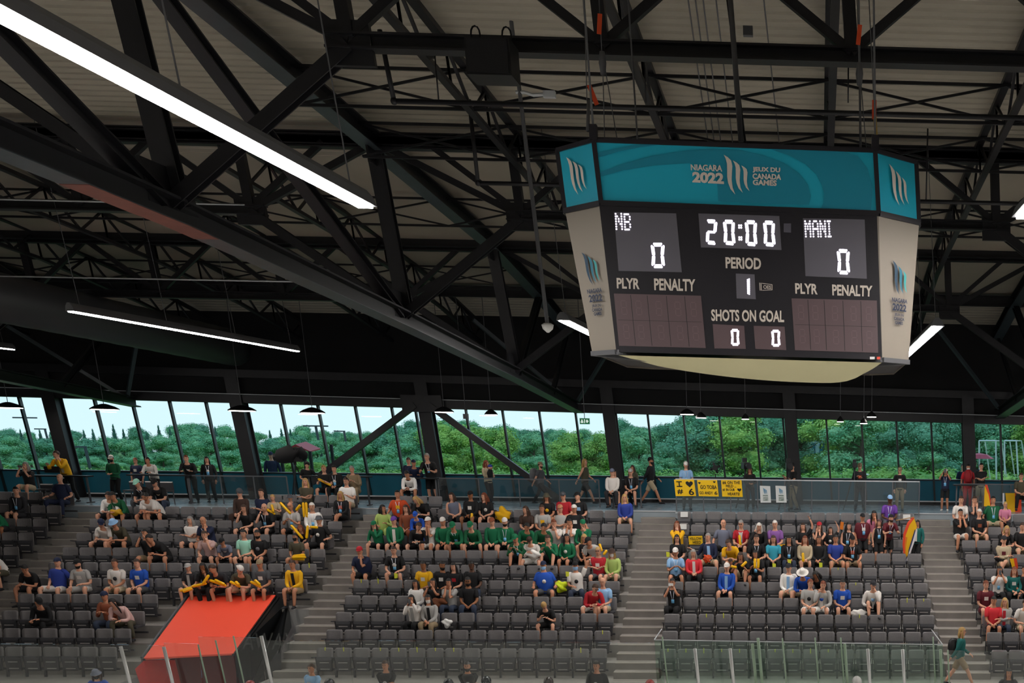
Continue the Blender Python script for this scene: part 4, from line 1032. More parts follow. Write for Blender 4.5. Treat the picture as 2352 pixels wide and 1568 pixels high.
# row|px|pose|hair skin top bottom hat|extras|label        (rows count up from the front, px = place across the photo)
PEOPLE = '''
9|44|lapR|sk a KL Ks -|Y|man in dark jacket with white lanyard, bare legs, alone at far left
10|142|wide|bg a nS nl -|fat1.15|bald man in navy polo, arms spread, beside the left stairs
8|4|leanL|lk c eL Ks -||spectator in green and white jacket cut by the left edge
5|3|leanL|sn a wS vs -||person in white shirt leaning at the left edge
9|255|leanR|sb a WL Ks -|De|person in white and green jacket bending over a black and yellow bag
9|281|lean|sk b EL Ks -|Fw|person with dark hair in open green jacket over white shirt
10|338|lean|sk a kS Gl cq|Y|person in pale cap bending forward in the topmost row, left of black sweater
10|371|lean|sk a kS jl ck|Ds|person in black cap and black sweater with pale print, topmost row
9|345|leanR|sk b wS ks -||person in white shirt facing a neighbour, left one of the two
9|364|leanL|sk b wS ks -||person in white shirt bent far over, right one of the two
9|557|lap|sn a dL dl nG||person in dark brown hoodie with grey hood, topmost row
9|604|cross|sn a nS kl -|fat1.1|smiling man in navy sweater in the row behind the yellow sticks
9|632|hold|sy a sS kl -|s.8|child in beige shirt holding yellow sticks to the face
9|672|lap|sn a GS kl uG|s.8|child in grey bucket hat behind the man in white vest
8|568|chinR|mn a kS ks -||curly-haired woman in black with hand near her cheek
8|614|chinR|bg a kS ks -|Y|grey-haired person in black with lanyard, hand on chin
8|674|hold|bn b hS ks -|Fw,Y|man in white vest holding yellow sticks both sides
10|703|cross|ly a vS kl -||blonde woman in camouflage shirt near the concourse
10|798|hold|sn a WS ss -||man in white shirt and beige shorts with yellow sticks by the stairs
9|785|lap|my b kL ks -|C o,legx,Y|woman in black jacket with crossed legs beside the stairs
8|721|lap|sw a WL jl -|Y|white-haired woman in white jacket with blue lanyard
7|736|wide|sn a kS ks uG|Dw|person in grey cap and black shirt with round white print
7|700|lean|lr a kL ks -|s.85|long-haired girl holding crossed yellow sticks
7|443|cross|mg a wS Ks -||grey-haired woman in white top beside a man in navy
7|482|chin|bg b nS ss -|Y|man with folded arm in navy polo with blue badge
7|246|leanR|sn a wS Ks cn||man in cream shirt and dark visor leaning forward on the left
7|285|lean|sk b vS ks ul||person in pale blue bucket hat looking down
6|343|phone|sk b kS Ss -||dark-haired person in black raising a phone with both hands
6|380|leanL|sk b kS ks -|De|man in black shirt leaning toward the phone user
6|484|chin|sn a iS ks -||boy in pinkish white shirt next to a child in grey
6|525|lean|sk b zS ks ck|Dw,s.82|child in grey shirt and black cap
6|566|lap|sk a qS ks -||boy in mint green shirt
6|598|lap|sk b kS ks -|beard,Dg|bearded man in black shirt beside the boy in mint green
6|685|lap|sk b vS Ss -|mask k,s.9|person with black face mask holding a pile of yellow sticks
4|76|leanR|sk b kS ks -|Cw,fat1.1|man in black shirt with white lettering at the left stairs
4|134|armR|sn a BS ws cn|fat1.15|man in blue shirt and navy cap with patterned shorts
4|192|knees|sk a hS hs ck|beard,Cw,fat1.1|bearded man in grey shirt and black cap
4|273|lap|sn b wS ss -|DK|man in white shirt with dark round print
4|325|lap|sn a bS Gs -|Cw,fat1.1|man in bright blue shirt with white lettering
4|438|lap|sn a KS Ks ch|Fh,s.85|child in grey and black baseball shirt and cap
4|481|chin|lk c kS kl -||dark-haired woman in black with yellow stick by her chin
4|521|leanL|sn b KS ks -||brown-haired man in dark shirt holding yellow sticks
4|553|leanR|sn a vS ss vw||man in camouflage shirt with white backwards cap
4|604|lap|sn b GS Ks cS|Cw|man in grey polo and tan cap with yellow sticks
4|680|lap|sn b yL Ss -|Fk|man in bright yellow jacket above the black wall
2|99|leanR|sk b kL kl ck||man in black jacket and cap in the third row at left
2|252|hold|sn b aL jl vn||man in rust sweater and backwards cap beside woman in pink
2|290|leanL|lk a iL vl -||woman in pink top with long dark hair
9|917|wide|sk b oS jl -|Cy,Y,fat1.25|large man in orange shirt, topmost row of the centre
9|979|leanL|my a kS kl -||ponytailed woman in black leaning forward beside the orange shirt
9|1045|lapL|mn a zT kl -||woman in striped sleeveless top in the top row
9|1082|lap|sk c kL ks ck|Cw|man in black hoodie with a yellow stick between the knees
9|1119|lapL|lr a kS ks -|Dw|woman with long auburn hair in black shirt
8|880|sideR|mk b xL xl -||woman in lime green blouse at the stairs of the centre block
8|938|lap|ln a aL al -||long-haired person in brown sweater
8|963|lean|sn a bL bl cb|s.85|child in blue hoodie and blue cap
7|869|chin|mn a eL ks ce|s.95|person in green cap and green jacket at the left end of the green group
7|908|lap|sn a eL ks cP|Fw|person in purple cap and green jacket
7|957|leanR|sn a kL ks -|Fw|curly-haired person in black jacket turned to the right
7|987|mouth|sn b wS ws cw||person in white cap and cream shirt, hand at mouth
7|1022|lap|sk b eL ks cw||person in white cap and green sweater, left of the two-tone cap
7|1052|lean|sk b eL ks ce|Fw,Y|person in green and white cap with open green jacket
7|1090|lean|sn a EL ks ce||person in green cap bending down, green hoodie
7|1134|lap|sk a eL ks ca||person in brown cap and green jacket
7|1162|lap|sk a eL ks cw|beard,Y|bearded person in white cap and green track top
7|1206|leanR|sk b eL ks -|Cw|dark-haired person in green sweater leaning right
7|1243|leanR|sk b EL Gs -||dark-haired person in green holding a cap between the knees
7|1275|chin|sr a wS ks -||red-haired person in white shirt, hand on cheek
7|1311|mouth|sk b WS ks -||person in white shirt with both hands before the face
7|1343|chin|sn a eL ks ce|Fw|person in green cap with red badge at the right end of the green group
8|1213|lapL|ln a dS jl -||long-haired girl in maroon shirt
8|1248|lap|sn b hS Gl -|Cy|person in grey shirt with yellow print
8|1288|cross|sn a hT Gl cf||person in pale tank top
8|1321|wide|sn b kS kl cw|Cw|man in black shirt with white lettering and white cap
9|1257|lap|ln b kS Ss uv|Dy|long-haired man in black with patterned bandana
9|1297|lap|sn a rS Ss cG||boy in red shirt and dark cap
9|1332|lapL|sk a kS Ks ck|Cl|boy in black shirt with blue print looking left
9|1437|lap|ly a BL Ss -||blonde woman in blue jacket at the right end of the centre block
6|1195|tuck|sn b EL ks ce|Y|person in green cap and green shirt with knees drawn up
6|1225|fold|sn a wL Ws -||person bent double under a white towel
6|1266|tuck|sn a eL ks -||brown-haired boy in green resting his chin on his arms
6|1302|lapR|lk b eL ks -|Dw|dark-haired woman in green sweatshirt with white badge
6|1344|lap|my b kT kl -|Cw|woman in black tank top with white lettering
6|1369|leanL|sn b hS Ws ck||man in grey shirt with yellow strap and sticks
5|1376|cross|sy a rS Gs -|Cw,glass,fat1.1|man in red shirt with white lettering
5|1409|lap|my a xL ss ud|maskw|woman in wide brown hat, face mask and pale green shirt
5|836|chin|sk b nS ks cr|fat1.25|large man in navy shirt at the left end of the sixth row
5|909|knees|sn a kS Gs -|Dw,Y|young man in black shirt with blue badge holding yellow flyer
4|977|lap|sk c yS kl -|Cw|woman in golden yellow shirt
4|1016|lapR|sk c kS kl -|beard,Cw|bearded man in black shirt with white band
4|1046|lap|lk a kS kl -|Cr|woman in black shirt with red band
4|1087|lap|sk d kS jl -||man in plain black shirt and blue jeans, behind another in black
4|1252|wide|sn b bS Gs cn|maskl,Dw,fat1.3|big man in blue shirt, blue cap and face mask
4|1325|up|sn b wS jl ck|maskl,Dk|man in white shirt, black cap and blue mask waving a yellow flyer
3|959|lap|mk b WL jl -|s.95|woman in white sweater in the fourth row
3|998|phone|mk b kS kl -||woman in black filming with a phone behind the masked woman
3|1035|mouth|mk b hS jl -||woman in grey shirt raising both hands to her eyes
3|1078|lap|sk c kS jl -|beard,glass|bearded man in black shirt and blue jeans in the fourth row
3|1357|leanR|sn a rL ws -|glass|short-haired woman in red jacket and white trousers
3|1387|lap|bg a lS ss -||bald man in pale striped shirt beside the red jacket
2|952|phone|mk b wL kl -|Fh|woman with black hair taking a photo in the third row
2|989|lap|mk b hL Sl -|Fk,maskw|woman in grey jacket and white face mask
2|1260|fold|sy a kS ks -|Dw,s.9|boy in black shirt with white print looking down alone
7|1557|mouth|lr a yL wl -|Fw|woman in yellow jacket clapping near the yellow YELLOW sign
7|1661|wide|bg a zS kl -||bald man in blue grey polo
7|1703|lap|sg a rS ks -|Fw,Y,glass|grey-haired man in red polo with yellow stick
7|1743|chinR|mw a kL kl -||white-haired woman in black
7|1781|lap|sw a uS jl -||white-haired person in lilac shirt
6|1557|lap|lk a kS kl -|glass,Dw|woman in black shirt and glasses at the left end of the seventh row
6|1629|armL|sg a nL ss -|Fl|older woman in navy jacket with orange bag on her lap
6|1684|leanL|sn a yS vs -||man in yellow shirt leaning down to a child
6|1738|knees|sn a kS kl -|Y|man in black polo with white lanyard
6|1776|lap|mn a cS kl -||woman in cyan shirt holding a yellow flyer
6|1812|lap|mk b kL jl -|Fk,Y|person with dark bob in black jacket and jeans
6|1849|lap|lr a sL Ss -||woman in beige sweater with upright yellow stick
6|1881|lap|ln b kL kl -||woman with long dark hair in black, yellow flyers at her knees
6|1919|lap|sk b BS Ss -||man in blue shirt with hands between knees
6|1957|knees|sk b kS Ss ck|Y,C o|man in black cap and shirt with orange scarf
5|1552|hold|sn b lS ks cw|Y|man in pale blue shirt and white cap at the stairs
5|1594|lap|mg a RL kl -|Fw|grey-haired woman in dusty red jacket
5|1680|lean|sn b vS ks -|s.75|curly-haired child bending by the yellow sticks
5|1703|tuck|ln b kS ss -||woman in black with knees drawn up holding two yellow sticks
5|1738|hold|mk b kS ks -|Y|woman in black holding two upright yellow sticks
7|1845|up|mn a kS kl -|s.95|spectator blowing a red horn with arm raised
7|1881|mouth|mn a kT kl cr||woman in red cap with both hands on her mouth
7|1908|up|mn a kS kl -|Dw,s.8|girl in black shirt punching one arm up
7|1947|lapR|lk a kT kl -|Y|young woman in black with very long dark hair looking right
8|2009|chin|lk b pS ss -||girl in pink shirt near the top of the block
9|2043|lap|sk d PS Gl cl|Y|person in purple jacket with pale blue and orange cap
4|1670|lap|sw a bL ks cw|Fl|man in blue jacket, pale shirt and white cap
4|1812|lap|sk a WL ss cK|Fl|boy in white hoodie and dark cap
4|1846|lean|sn b bL ss ww||person in blue jacket bowed under a white cowboy hat
4|1888|leanL|mk c kL ks -||dark-haired girl in black leaning left beside the cowboy hat
3|1858|lapR|sr a hS Ws -|Dk|red-haired boy in grey shirt with dark oval print
3|1888|chinR|sr a hL Ws -|Fw,Db|boy in grey hoodie talking to the red-haired boy
3|1933|lap|sk a bS ks -|Cw,shoeK|boy in royal blue shirt with dark hair and headband
3|2004|chin|sn a wL ks cK|Dl,up|boy in white long-sleeved shirt and grey cap
3|1548|phone|sk b kS kl -|Y|woman in black photographing at the aisle, blue badge
9|2206|lap|sn a wS Kl -|Y|person in white shirt in the top row at far right
9|2239|mouth|sn a GS Kl -||person in grey shirt clapping at far right
9|2282|wide|sk b ES ss -|Y,fat1.15|man in green shirt in the top row at far right
9|2308|lap|sy a pS kl -|s.8|small child in pink shirt at far right
8|2205|mouth|sk b kS ws -|fat1.1|man in black shirt and white shorts clapping at the right stairs
8|2248|lap|sw a kS Ss -|Ca|white-haired person in black shirt with red lettering
7|2304|chinR|my a kS Ss -||blonde woman in black with hair clip
7|2347|lap|sn a kS ss -||spectator in black half cut by the right edge
6|2306|cross|sn a sL Ss cK|Cm,legx|man in beige college sweater and dark cap
4|2294|phone|mk b wS kl -|Y|person in white shirt holding a phone to the face at far right
4|2328|lap|mr a tL kl -|Cw|woman in teal sweater and red glasses
4|2352|lap|sk b kS ks -||person in black at the right edge, fifth row
3|2263|lap|sr a mS ms -|Cw|woman in maroon jersey at the right stairs
2|2283|lap|sk b RS ks -||boy in bright red shirt at the right stairs
2|2307|cross|ly a hL jl -|Fr|blonde woman in grey hoodie over pink shirt
2|2350|chin|sn a wS ss -||girl in white shirt at the right edge
'''
def parse_ex(t):
    ex = {}
    for q in [v for v in t.split(',') if v]:
        if q.startswith('fat'): ex['fat'] = float(q[3:])
        elif q.startswith('mask'): ex['mask'] = q[4:].strip() or 'w'
        elif q.startswith('shoe'): ex['shoe'] = q[4:]
        elif q[0] == 's' and q[1:2] == '.': ex['s'] = float(q[1:])
        elif q[0] in 'FCDQ' and len(q.strip()) <= 3: ex[q[0]] = q[-1]
        else: ex[q] = 1
    return ex
PH = {}
def block_of(X, z):
    for b_, (x0, n) in BLK.items():
        i = round((X+LEAN*z-x0)/.5)
        if 0 <= i < n: return b_, i
    return None
for ln in PEOPLE.strip().split('\n'):
    j, px_, pose, lk, exs, label = ln.split('|'); j = int(j); px_ = float(px_)
    hair, skin, top, bottom, hat = lk.split(); ex = parse_ex(exs); s = ex.get('s', 1.0)*1.07*(.95 if hair[0] in 'lm' else 1.0)
    z = tread_z(j); yr = row_y(j)
    # sight line through the head at the row's depth
    yy = 1490 - 35*j
    p = at(px_, yy, Y=yr-.3); bi = block_of(p.x, ZB0+RI*j)
    x = p.x
    if bi: TAKEN[(bi[0], j, bi[1])] = label
    yaw = R.uniform(-.15, .15)
    if s < .9: zz = z+.46+.09
    else: zz = z+.46+.08
    B, hands = person((x, yr-.23-(.04 if s < .9 else 0), zz), yaw, pose, hair, skin, top, bottom, '' if hat == '-' else hat, ex, s)
    tag(B, label, 'person', 'spectators in the stand'); PH[(j, int(px_))] = hands

# ---------------------------------------------------------------- standing and walking people
ST = {
 'stand': dict(t=(0, 0, 0, .1), rh=(-.22, -.08, -.06), lh=(.22, -.08, -.06), feet=((-.12, 0, 0), (.12, 0, 0))),
 'front': dict(t=(.05, 0, 0, .25), rh=(-.06, -.28, .16), lh=(.06, -.28, .16), feet=((-.12, 0, 0), (.12, 0, 0))),
 'walk':  dict(t=(.06, 0, 0, .05), rh=(-.22, .22, .0), lh=(.22, -.25, .05), feet=((-.09, -.42, 0), (.09, .42, .05))),
 'rail':  dict(t=(.45, 0, 0, -.1), rh=(-.16, -.52, .22), lh=(.16, -.52, .22), feet=((-.12, .12, 0), (.12, .10, 0))),
 'railL': dict(t=(.55, 0, -.5, .0), rh=(-.22, -.50, .30), lh=(.05, -.40, .46), feet=((-.12, .22, 0), (.12, .20, 0))),
 'folded': dict(t=(0, 0, 0, .05), rh=(.14, -.22, .30), lh=(-.14, -.23, .27), feet=((-.12, 0, 0), (.12, 0, 0))),
 'photo': dict(t=(0, 0, 0, .0), rh=(-.10, -.32, .66), lh=(.10, -.32, .64), feet=((-.12, 0, 0), (.12, 0, 0))),
 'cam':   dict(t=(.1, 0, -.1, .05), rh=(-.12, -.38, .34), lh=(.05, -.36, .30), feet=((-.15, 0, 0), (.15, .05, 0))),
 'carry': dict(t=(-.05, 0, .9, .0), rh=(-.05, -.28, .28), lh=(.08, -.26, .22), feet=((-.16, -.1, 0), (.16, .15, 0))),
 'reach': dict(t=(.25, .1, .9, .2), rh=(-.1, -.3, .1), lh=(.55, -.25, .12), feet=((-.12, 0, 0), (.12, 0, 0))),
}
STAND = '''
145|1048|railL|42.3|0|sn a yL kl -|Fs|concourse person in yellow jacket leaning on the dark counter
257|1053|front|42.6|0|sk a EL kl cw|mask k|person in green jacket, white cap and black mask standing on the concourse
311|1058|stand|43.6|0|sr a nS kl -|Cw|red-faced person in dark shirt behind the second counter
349|1063|rail|42.6|0|sk b wL kl -||person in white shirt bowed over the second counter
432|1059|rail|42.6|.3|sr a kL kl -|Dw|person in black sweater leaning on the second counter
475|1056|stand|43.0|.3|lk a kL kl -|Dw,Y|long-haired woman in black leaning on the concourse rail
701|1066|reach|42.4|.4|sk a kS kl ck||boy in black with black cap handing over a yellow stick
951|1069|rail|42.6|.3|sn b nL jl cn||man in navy cap leaning on the counter in front of the braced column
939|1058|front|43.3|0|sn a nL kl -||person in navy standing behind the navy cap
987|1054|rail|42.6|0|sg a kS ks -|Dh,Y,fat1.1|grey-haired man in black shirt with badge at the braced column
1118|1064|carry|43.5|.9|mr a sL kl -|Y|woman carrying a baby in a blue cap
1239|1068|walk|43.0|1.35|sn a GS Kl cS|beard,fat1.1|bearded man in tan cap walking right with a grey backpack
1341|1061|walk|43.6|1.3|ly a vT ks -|fat1.1|blonde woman walking right in sleeveless olive top
1492|1058|walk|43.6|1.4|sk b kL ss ck|beard,fat1.2|bearded man in black jacket and khaki shorts striding right
1453|1075|stand|42.6|-.5|ln b vL kl -||long-haired woman in dark green top behind the black shirts
1575|1068|front|41.2|.2|sg a lS Gl cw|Y|man in white cap and pale blue shirt behind the heart sign
1722|1079|front|42.0|.2|mn b kL kl -||woman with brown hair at the left broadcast camera
1823|1071|cam|41.8|-.9|sk a kS Sl ck|beard|bearded camera operator with headphones and black shirt
1975|1071|cam|42.2|0|sn a KL kl cS|C o|person in black and gold jersey aiming a camera
2067|1080|stand|41.6|0|sn a kL Sl cS|Cw|man in black sweater with white lettering, hands clasped
2172|1088|photo|42.0|-.2|lk b nS ks cw|shoew,Y|woman in white cap and dark shirt raising a phone
2224|1073|stand|43.0|0|sk b RS Rl -|mask w|person in red shirt and white face mask
2254|1071|folded|42.6|0|sk a kS ss -||man in black shirt with folded arms and khaki shorts
'''
for ln in STAND.strip().split('\n'):
    px_, py_, pose, Yd, yaw, lk, exs, label = ln.split('|'); Yd = float(Yd); hair, skin, top, bottom, hat = lk.split(); ex = parse_ex(exs)
    p = at(float(px_), float(py_), Y=Yd); h = p.z-ZC; st = ST[pose]
    s = min(1.08, max(.85, h/(1.60 if st['t'][0] < .3 else 1.45)))
    off = .0 if st['t'][0] < .3 else .35*math.sin(st['t'][0])
    B, hands = person((p.x, Yd, ZC), float(yaw), pose, hair, skin, top, bottom, '' if hat == '-' else hat, ex, s, st)
    tag(B, label, 'person', 'people on the concourse'); PH[('s', int(px_))] = hands
# seated on the concourse behind the block tops
for px_, Yd, pose, lk, exs, label in ((65, 41.2, 'phone', 'mg a kS ss -', '', 'grey-haired woman leaning on the rail with a camera, far left'), (747, 41.5, 'hold', 'sy a kS ks -', '', 'blonde person in black taking the yellow stick'),
                                      (771, 41.5, 'lap', 'sk a kL kl -', 'Dw,Y', 'young man in black jacket reading beside the stairs top'), (813, 41.4, 'hold', 'sg a SL Sl -', 'fat1.1', 'man in tan shirt eating by the concourse'),
                                      (944, 40.9, 'lean', 'sk b WL ks -', 'Fk', 'boy in white and blue jacket with bare knees above the orange shirt'), (1412, 41.4, 'lap', 'mk a kL ks ck', 'Cy', 'person in black hoodie and cap seated by the thick column'),
                                      (1450, 41.4, 'lap', 'sn a kS ks ch', 'Y', 'young man in grey cap and black shirt seated by the thick column'), (1406, 40.9, 'lap', 'sn a wL Kl cz', '', 'person in blue cap in front of the black hoodie'), (2346, 41.5, 'lap', 'sn a vS kl -', '', 'person in olive shirt leaning on the flag railing')):
    hair, skin, top, bottom, hat = lk.split(); p = at(px_, 1090, Y=Yd)
    B, h = person((p.x, Yd, ZC+.55), 0, pose, hair, skin, top, bottom, '' if hat == '-' else hat, parse_ex(exs), 1.0)
    tag(B, label, 'person', 'people on the concourse'); PH[('s', px_)] = h
# standing fans in the right-centre block, walker and staff at the front
for px_, py_, Yd, zf, pose, yaw, lk, exs, s, label in (
    (1981, 1188, row_y(7)-.25, tread_z(7), 'stand', .2, 'bk b mS ks ck', 'Y,fat1.35,Cw', 1.06, 'large man in maroon shirt and black cap standing among the seats'),
    (2019, 1210, row_y(7)-.3, tread_z(7), 'stand', 0, 'mn a kT ks -', 'Y', .92, 'woman in black tank top standing beside the maroon shirts'),
    (2040, 1192, row_y(7)-.1, tread_z(7), 'rail', .3, 'sn a mS ks vk', 'beard,Cw,Y', 1.0, 'bearded man in maroon shirt bending forward, black backwards cap'),
    (2108, 1203, row_y(7)-.3, tread_z(7), 'stand', -.5, 'mk b tL kl -', 'Fw', .98, 'person in teal jacket holding the long red and yellow flag'),
    (2207, 1450, 30.4, None, 'walk', 1.35, 'my a tL Ss -', 'shoeK', .97, 'blonde woman in teal jacket with white hood walking right past the stairs'),
    (715, 1535, 28.2, None, 'folded', -.3, 'sn b lS kl -', 'Cw', .98, 'staff member in light blue shirt at the bottom edge'),
    (885, 1528, 28.0, None, 'folded', 0, 'sn b kS kl -', 'Dh', 1.0, 'coach in black polo with round crest, left of the two coaches'),
    (1073, 1530, 28.0, None, 'folded', .15, 'sk b kS kl -', 'Dh,beard', 1.0, 'bearded coach in black polo, middle of the bottom edge'),
    (1370, 1529, 27.8, None, 'stand', -.1, 'sk b kS kl -', 'Dw', 1.04, 'dark-haired coach in black shirt right of the middle'),
    (2317, 1545, 28.0, None, 'stand', 0, 'mk b kL kl -', 'Fw', 1.0, 'dark-haired man in black at the lower right corner'),
    (222, 1547, 28.4, None, 'front', .2, 'mn a bL kl uz', 'mask k', .95, 'person in blue with grey hat at the lower left edge')):
    hair, skin, top, bottom, hat = lk.split(); p = at(px_, py_, Y=Yd); zr = zf if zf is not None else p.z-1.60*s
    st = ST[pose]; xo = 0
    B, h = person((p.x+xo, Yd, zr), yaw, pose, hair, skin, top, bottom, '' if hat == '-' else hat, parse_ex(exs), s if zf is None else max(.85, min(1.1, (p.z-zf)/(1.6 if pose != 'rail' else 1.5))), st)
    tag(B, label, 'person', None); PH[('f', px_)] = h
for px_, py_, c_, lab in ((1117, 1560, '#1b1d24', 'black helmet at the bottom edge right of the bearded coach'), (1030, 1566, '#1b1d24', 'black helmet top left of the bearded coach'), (757, 1566, '#15171c', 'black helmet top beside the light blue shirt'), (1968, 1560, '#d8d8d4', 'white helmet at the bottom edge on the right'), (1260, 1562, '#2a1c16', 'dark helmet at the bottom edge behind the rink glass'), (1493, 1568, '#a02020', 'red helmet at the bottom edge'), (575, 1570, '#8e1d1d', 'red helmet under the canopy')):
    c = at(px_, py_+4, Y=26.5); t = thing('player_helmet', lab, 'helmet', c); hm_ = mat('helmet'+c_, c_, .2)
    b = MB(); b.ball(c, .13, 12, 8, (.9, 1.1, 1)); b.build('shell', hm_, t, True); b = MB()
    for i in range(4): b.bar(c+Vector((-.08+.053*i, -.135, .0)), c+Vector((-.08+.053*i, -.125, -.14)), .008, .008)
    b.build('face_cage', M_chrome, t)
    b = MB(); b.tube([c+Vector((0, .02, -.12)), c+Vector((0, .03, -.22)), c+Vector((0, .04, -.4))], [.06, .13, .22], [.06, .1, .13], n=10); b.build('jersey', hm_ if c_ != '#d8d8d4' else M_white, t, True)
build_seats()
for k in (True, False):
    for o in KIDS.get(PROTO[k].name, []): pass
# ================================================================ things in the stand
M_yel = mat('yellow_inflatable', '#f0b80a', .3); M_flyer = mat('lime_tape', '#d8dc3a', .5)
def stick(x1, y1, x2, y2, Y, label, grp='yellow noise sticks'):
    a, c = at(x1, y1, Y=Y), at(x2, y2, Y=Y-.05); d = c-a; b = MB()
    b.tube([a, a+d*.04, a+d*.12, a+d*.88, a+d*.96, c], [.012, .034, .042, .042, .034, .012], n=8)
    tag(b.build('noise_stick', M_yel, smooth=True), label, 'noise stick', grp)
r4, r5, r6, r7, r8, r9 = [row_y(j)-.62 for j in (4, 5, 6, 7, 8, 9)]
for a in ((730, 1099, 763, 1116, 41.3, 'passed from the standing boy to the blonde person'), (781, 1135, 800, 1145, 40.6, 'lower one in the lap of the man in white'), (792, 1141, 799, 1127, 40.5, 'upright one with the man in white'),
          (603, 1163, 632, 1181, r9, 'pointing left from the child in beige'), (624, 1158, 628, 1176, r9-.05, 'held to the face of the child in beige'), (643, 1153, 668, 1180, r8-.1, 'raised left of the man in white vest'), (680, 1172, 690, 1159, r8-.1, 'raised right of the man in white vest'),
          (696, 1153, 699, 1188, r8+.3, 'left of the upright pair behind the man in white vest'), (703, 1153, 705, 1188, r8+.3, 'right of the upright pair behind the man in white vest'), (668, 1205, 696, 1237, r7-.1, 'long one slanting down to the long-haired girl'), (707, 1206, 704, 1237, r7-.15, 'upright in front of the long-haired girl'), (712, 1210, 730, 1211, r7, 'level one beside the grey cap'),
          (672, 1277, 701, 1274, r6, 'upper of the pile on the masked lap'), (672, 1283, 699, 1284, r6-.06, 'lower of the pile on the masked lap'), (670, 1280, 703, 1279, r6-.1, 'middle of the pile on the masked lap'),
          (480, 1320, 466, 1341, r4-.1, 'held at the chin of the dark-haired woman'), (475, 1339, 440, 1347, r4-.1, 'across the knees of the dark-haired woman'), (440, 1349, 413, 1357, r4-.2, 'left end of the chain of sticks, upper'), (442, 1351, 420, 1359, r4-.25, 'left end of the chain of sticks, lower'),
          (481, 1332, 520, 1345, r4-.2, 'long one before the brown-haired man'), (493, 1331, 516, 1342, r4-.25, 'short one before the brown-haired man'), (528, 1335, 552, 1347, r4-.2, 'long one before the camouflage shirt'), (541, 1335, 549, 1343, r4-.25, 'short one before the camouflage shirt'),
          (575, 1335, 600, 1348, r4-.2, 'long one before the grey polo'), (585, 1331, 597, 1343, r4-.25, 'short one before the grey polo'), (1084, 1178, 1083, 1195, r9-.05, 'between the knees of the black hoodie'), (1377, 1248, 1382, 1266, r6-.1, 'hung across the grey shirt'), (1394, 1263, 1386, 1274, r6-.15, 'small one in the hand beside the red shirt'),
          (1698, 1228, 1701, 1252, r7-.1, 'held by the man in red polo'), (1788, 1254, 1806, 1252, r7-.15, 'level one held before the lilac shirt'), (1844, 1269, 1845, 1290, r6-.1, 'upright before the beige sweater'), (1679, 1300, 1692, 1303, r5-.15, 'left one of the woman with knees drawn up'), (1715, 1289, 1703, 1301, r5-.15, 'right one of the woman with knees drawn up'),
          (1734, 1282, 1734, 1305, r5-.1, 'left of two upright before the woman with lanyard'), (1742, 1282, 1741, 1305, r5-.1, 'right of two upright before the woman with lanyard')):
    stick(*a[:5], 'yellow noise stick '+a[5])
def flat(name, pts, Y, m_, label, cat, th=.012, group=None, dY=None):
    v = [at(x, y, Y=Y+(dY[i] if dY else 0)) for i, (x, y) in enumerate(pts)]; b = MB(); b.poly(v, (0, th, 0)); return tag(b.build(name, m_), label, cat, group)
for x, y, Y, lab in ((909, 1322, row_y(5)-.75, 'under the young man with the blue badge'), (1303, 1318, row_y(4)-.5, 'waved by the man in blue mask'), (1778, 1299, r6-.1, 'held by the woman in cyan'), (1813, 1290, r6-.1, 'held by the dark bob'), (1885, 1297, r6-.2, 'at the knees of the woman with long dark hair'), (1534, 1273, row_y(6)-.5, 'at the left stairs side of block under signs')):
    flat('flyer', ((x-4, y-6), (x+4, y-5), (x+4, y+5), (x-3, y+6)), Y, M_flyer, 'small yellow flyer '+lab, 'flyer', .008, 'yellow flyers')
# tape tags on the seat tops
TG = [(0, 2, i) for i in (0, 1, 3, 4, 5, 6, 7)]+[(0, 3, i) for i in (0, 1, 2, 3, 4, 6, 7, 8, 9)]+[(1, 2, 15), (0, 2, 14), (2, 3, 2), (2, 3, 3), (3, 3, 14), (3, 3, 15), (4, 3, 11), (5, 3, 10), (2, 3, 11), (5, 1, 14), (5, 1, 15), (4, 2, 0), (4, 2, 1)]
for j, b_, i in TG:
    p = Vector((bx(b_, j, i), row_y(j)-.022, tread_z(j)+.775)); q = MB(); q.box(p, (.022, .012, .07+.04*((i*7+j) % 3))); q.box(p+Vector((0, .02, .04)), (.022, .06, .008))
    tag(q.build('tape_tag', M_flyer), 'lime tape tag, seat %s from left, %s row up, %s' % (ordn(i), ordn(j), BLN[b_]), 'tape', 'tape tags on the seats')
# reserved cards on the seats
for px_, py_, j, lab in ((1571, 1181, 9, 'left end of the top row under the signs'), (1568, 1209, 8, 'left end of the ninth row under the signs'), (2082, 1187, 9, 'right end of the top row under the signs')):
    flat('reserved_card', ((px_-8, py_-6), (px_+9, py_-6), (px_+9, py_+6), (px_-8, py_+6)), row_y(j)-.10, M_white, 'white card on the seat at the '+lab, 'card', .006, 'white cards on the seats')
for px_, py_ in ((107, 1112), (146, 1112), (311, 1106), (348, 1106), (382, 1107)):
    c = at(px_, py_, Y=41.7); t = thing('folding_chair', 'dark chair with pale back edge at the left counters, %s from left' % ordn([107, 146, 311, 348, 382].index(px_)), 'chair', (c.x, 41.7, ZC), 'chairs at the counters')
    b = MB(); b.box(c+Vector((0, 0, -.17)), (.42, .05, .34)); b.build('backrest', M_seatd, t); b = MB(); b.box(c, (.40, .06, .035)); b.build('back_edge', M_white, t)
    b = MB(); b.b2((c.x-.22, 41.25, ZC+.43), (c.x+.22, 41.7, ZC+.48)); b.build('seat', M_seatd, t)
    for sx in (-1, 1):
        for yy in (41.27, 41.68): b = MB(); b.bar((c.x+sx*.19, yy, ZC), (c.x+sx*.19, yy, ZC+.45), .03, .03); b.build('leg', M_grey, t)
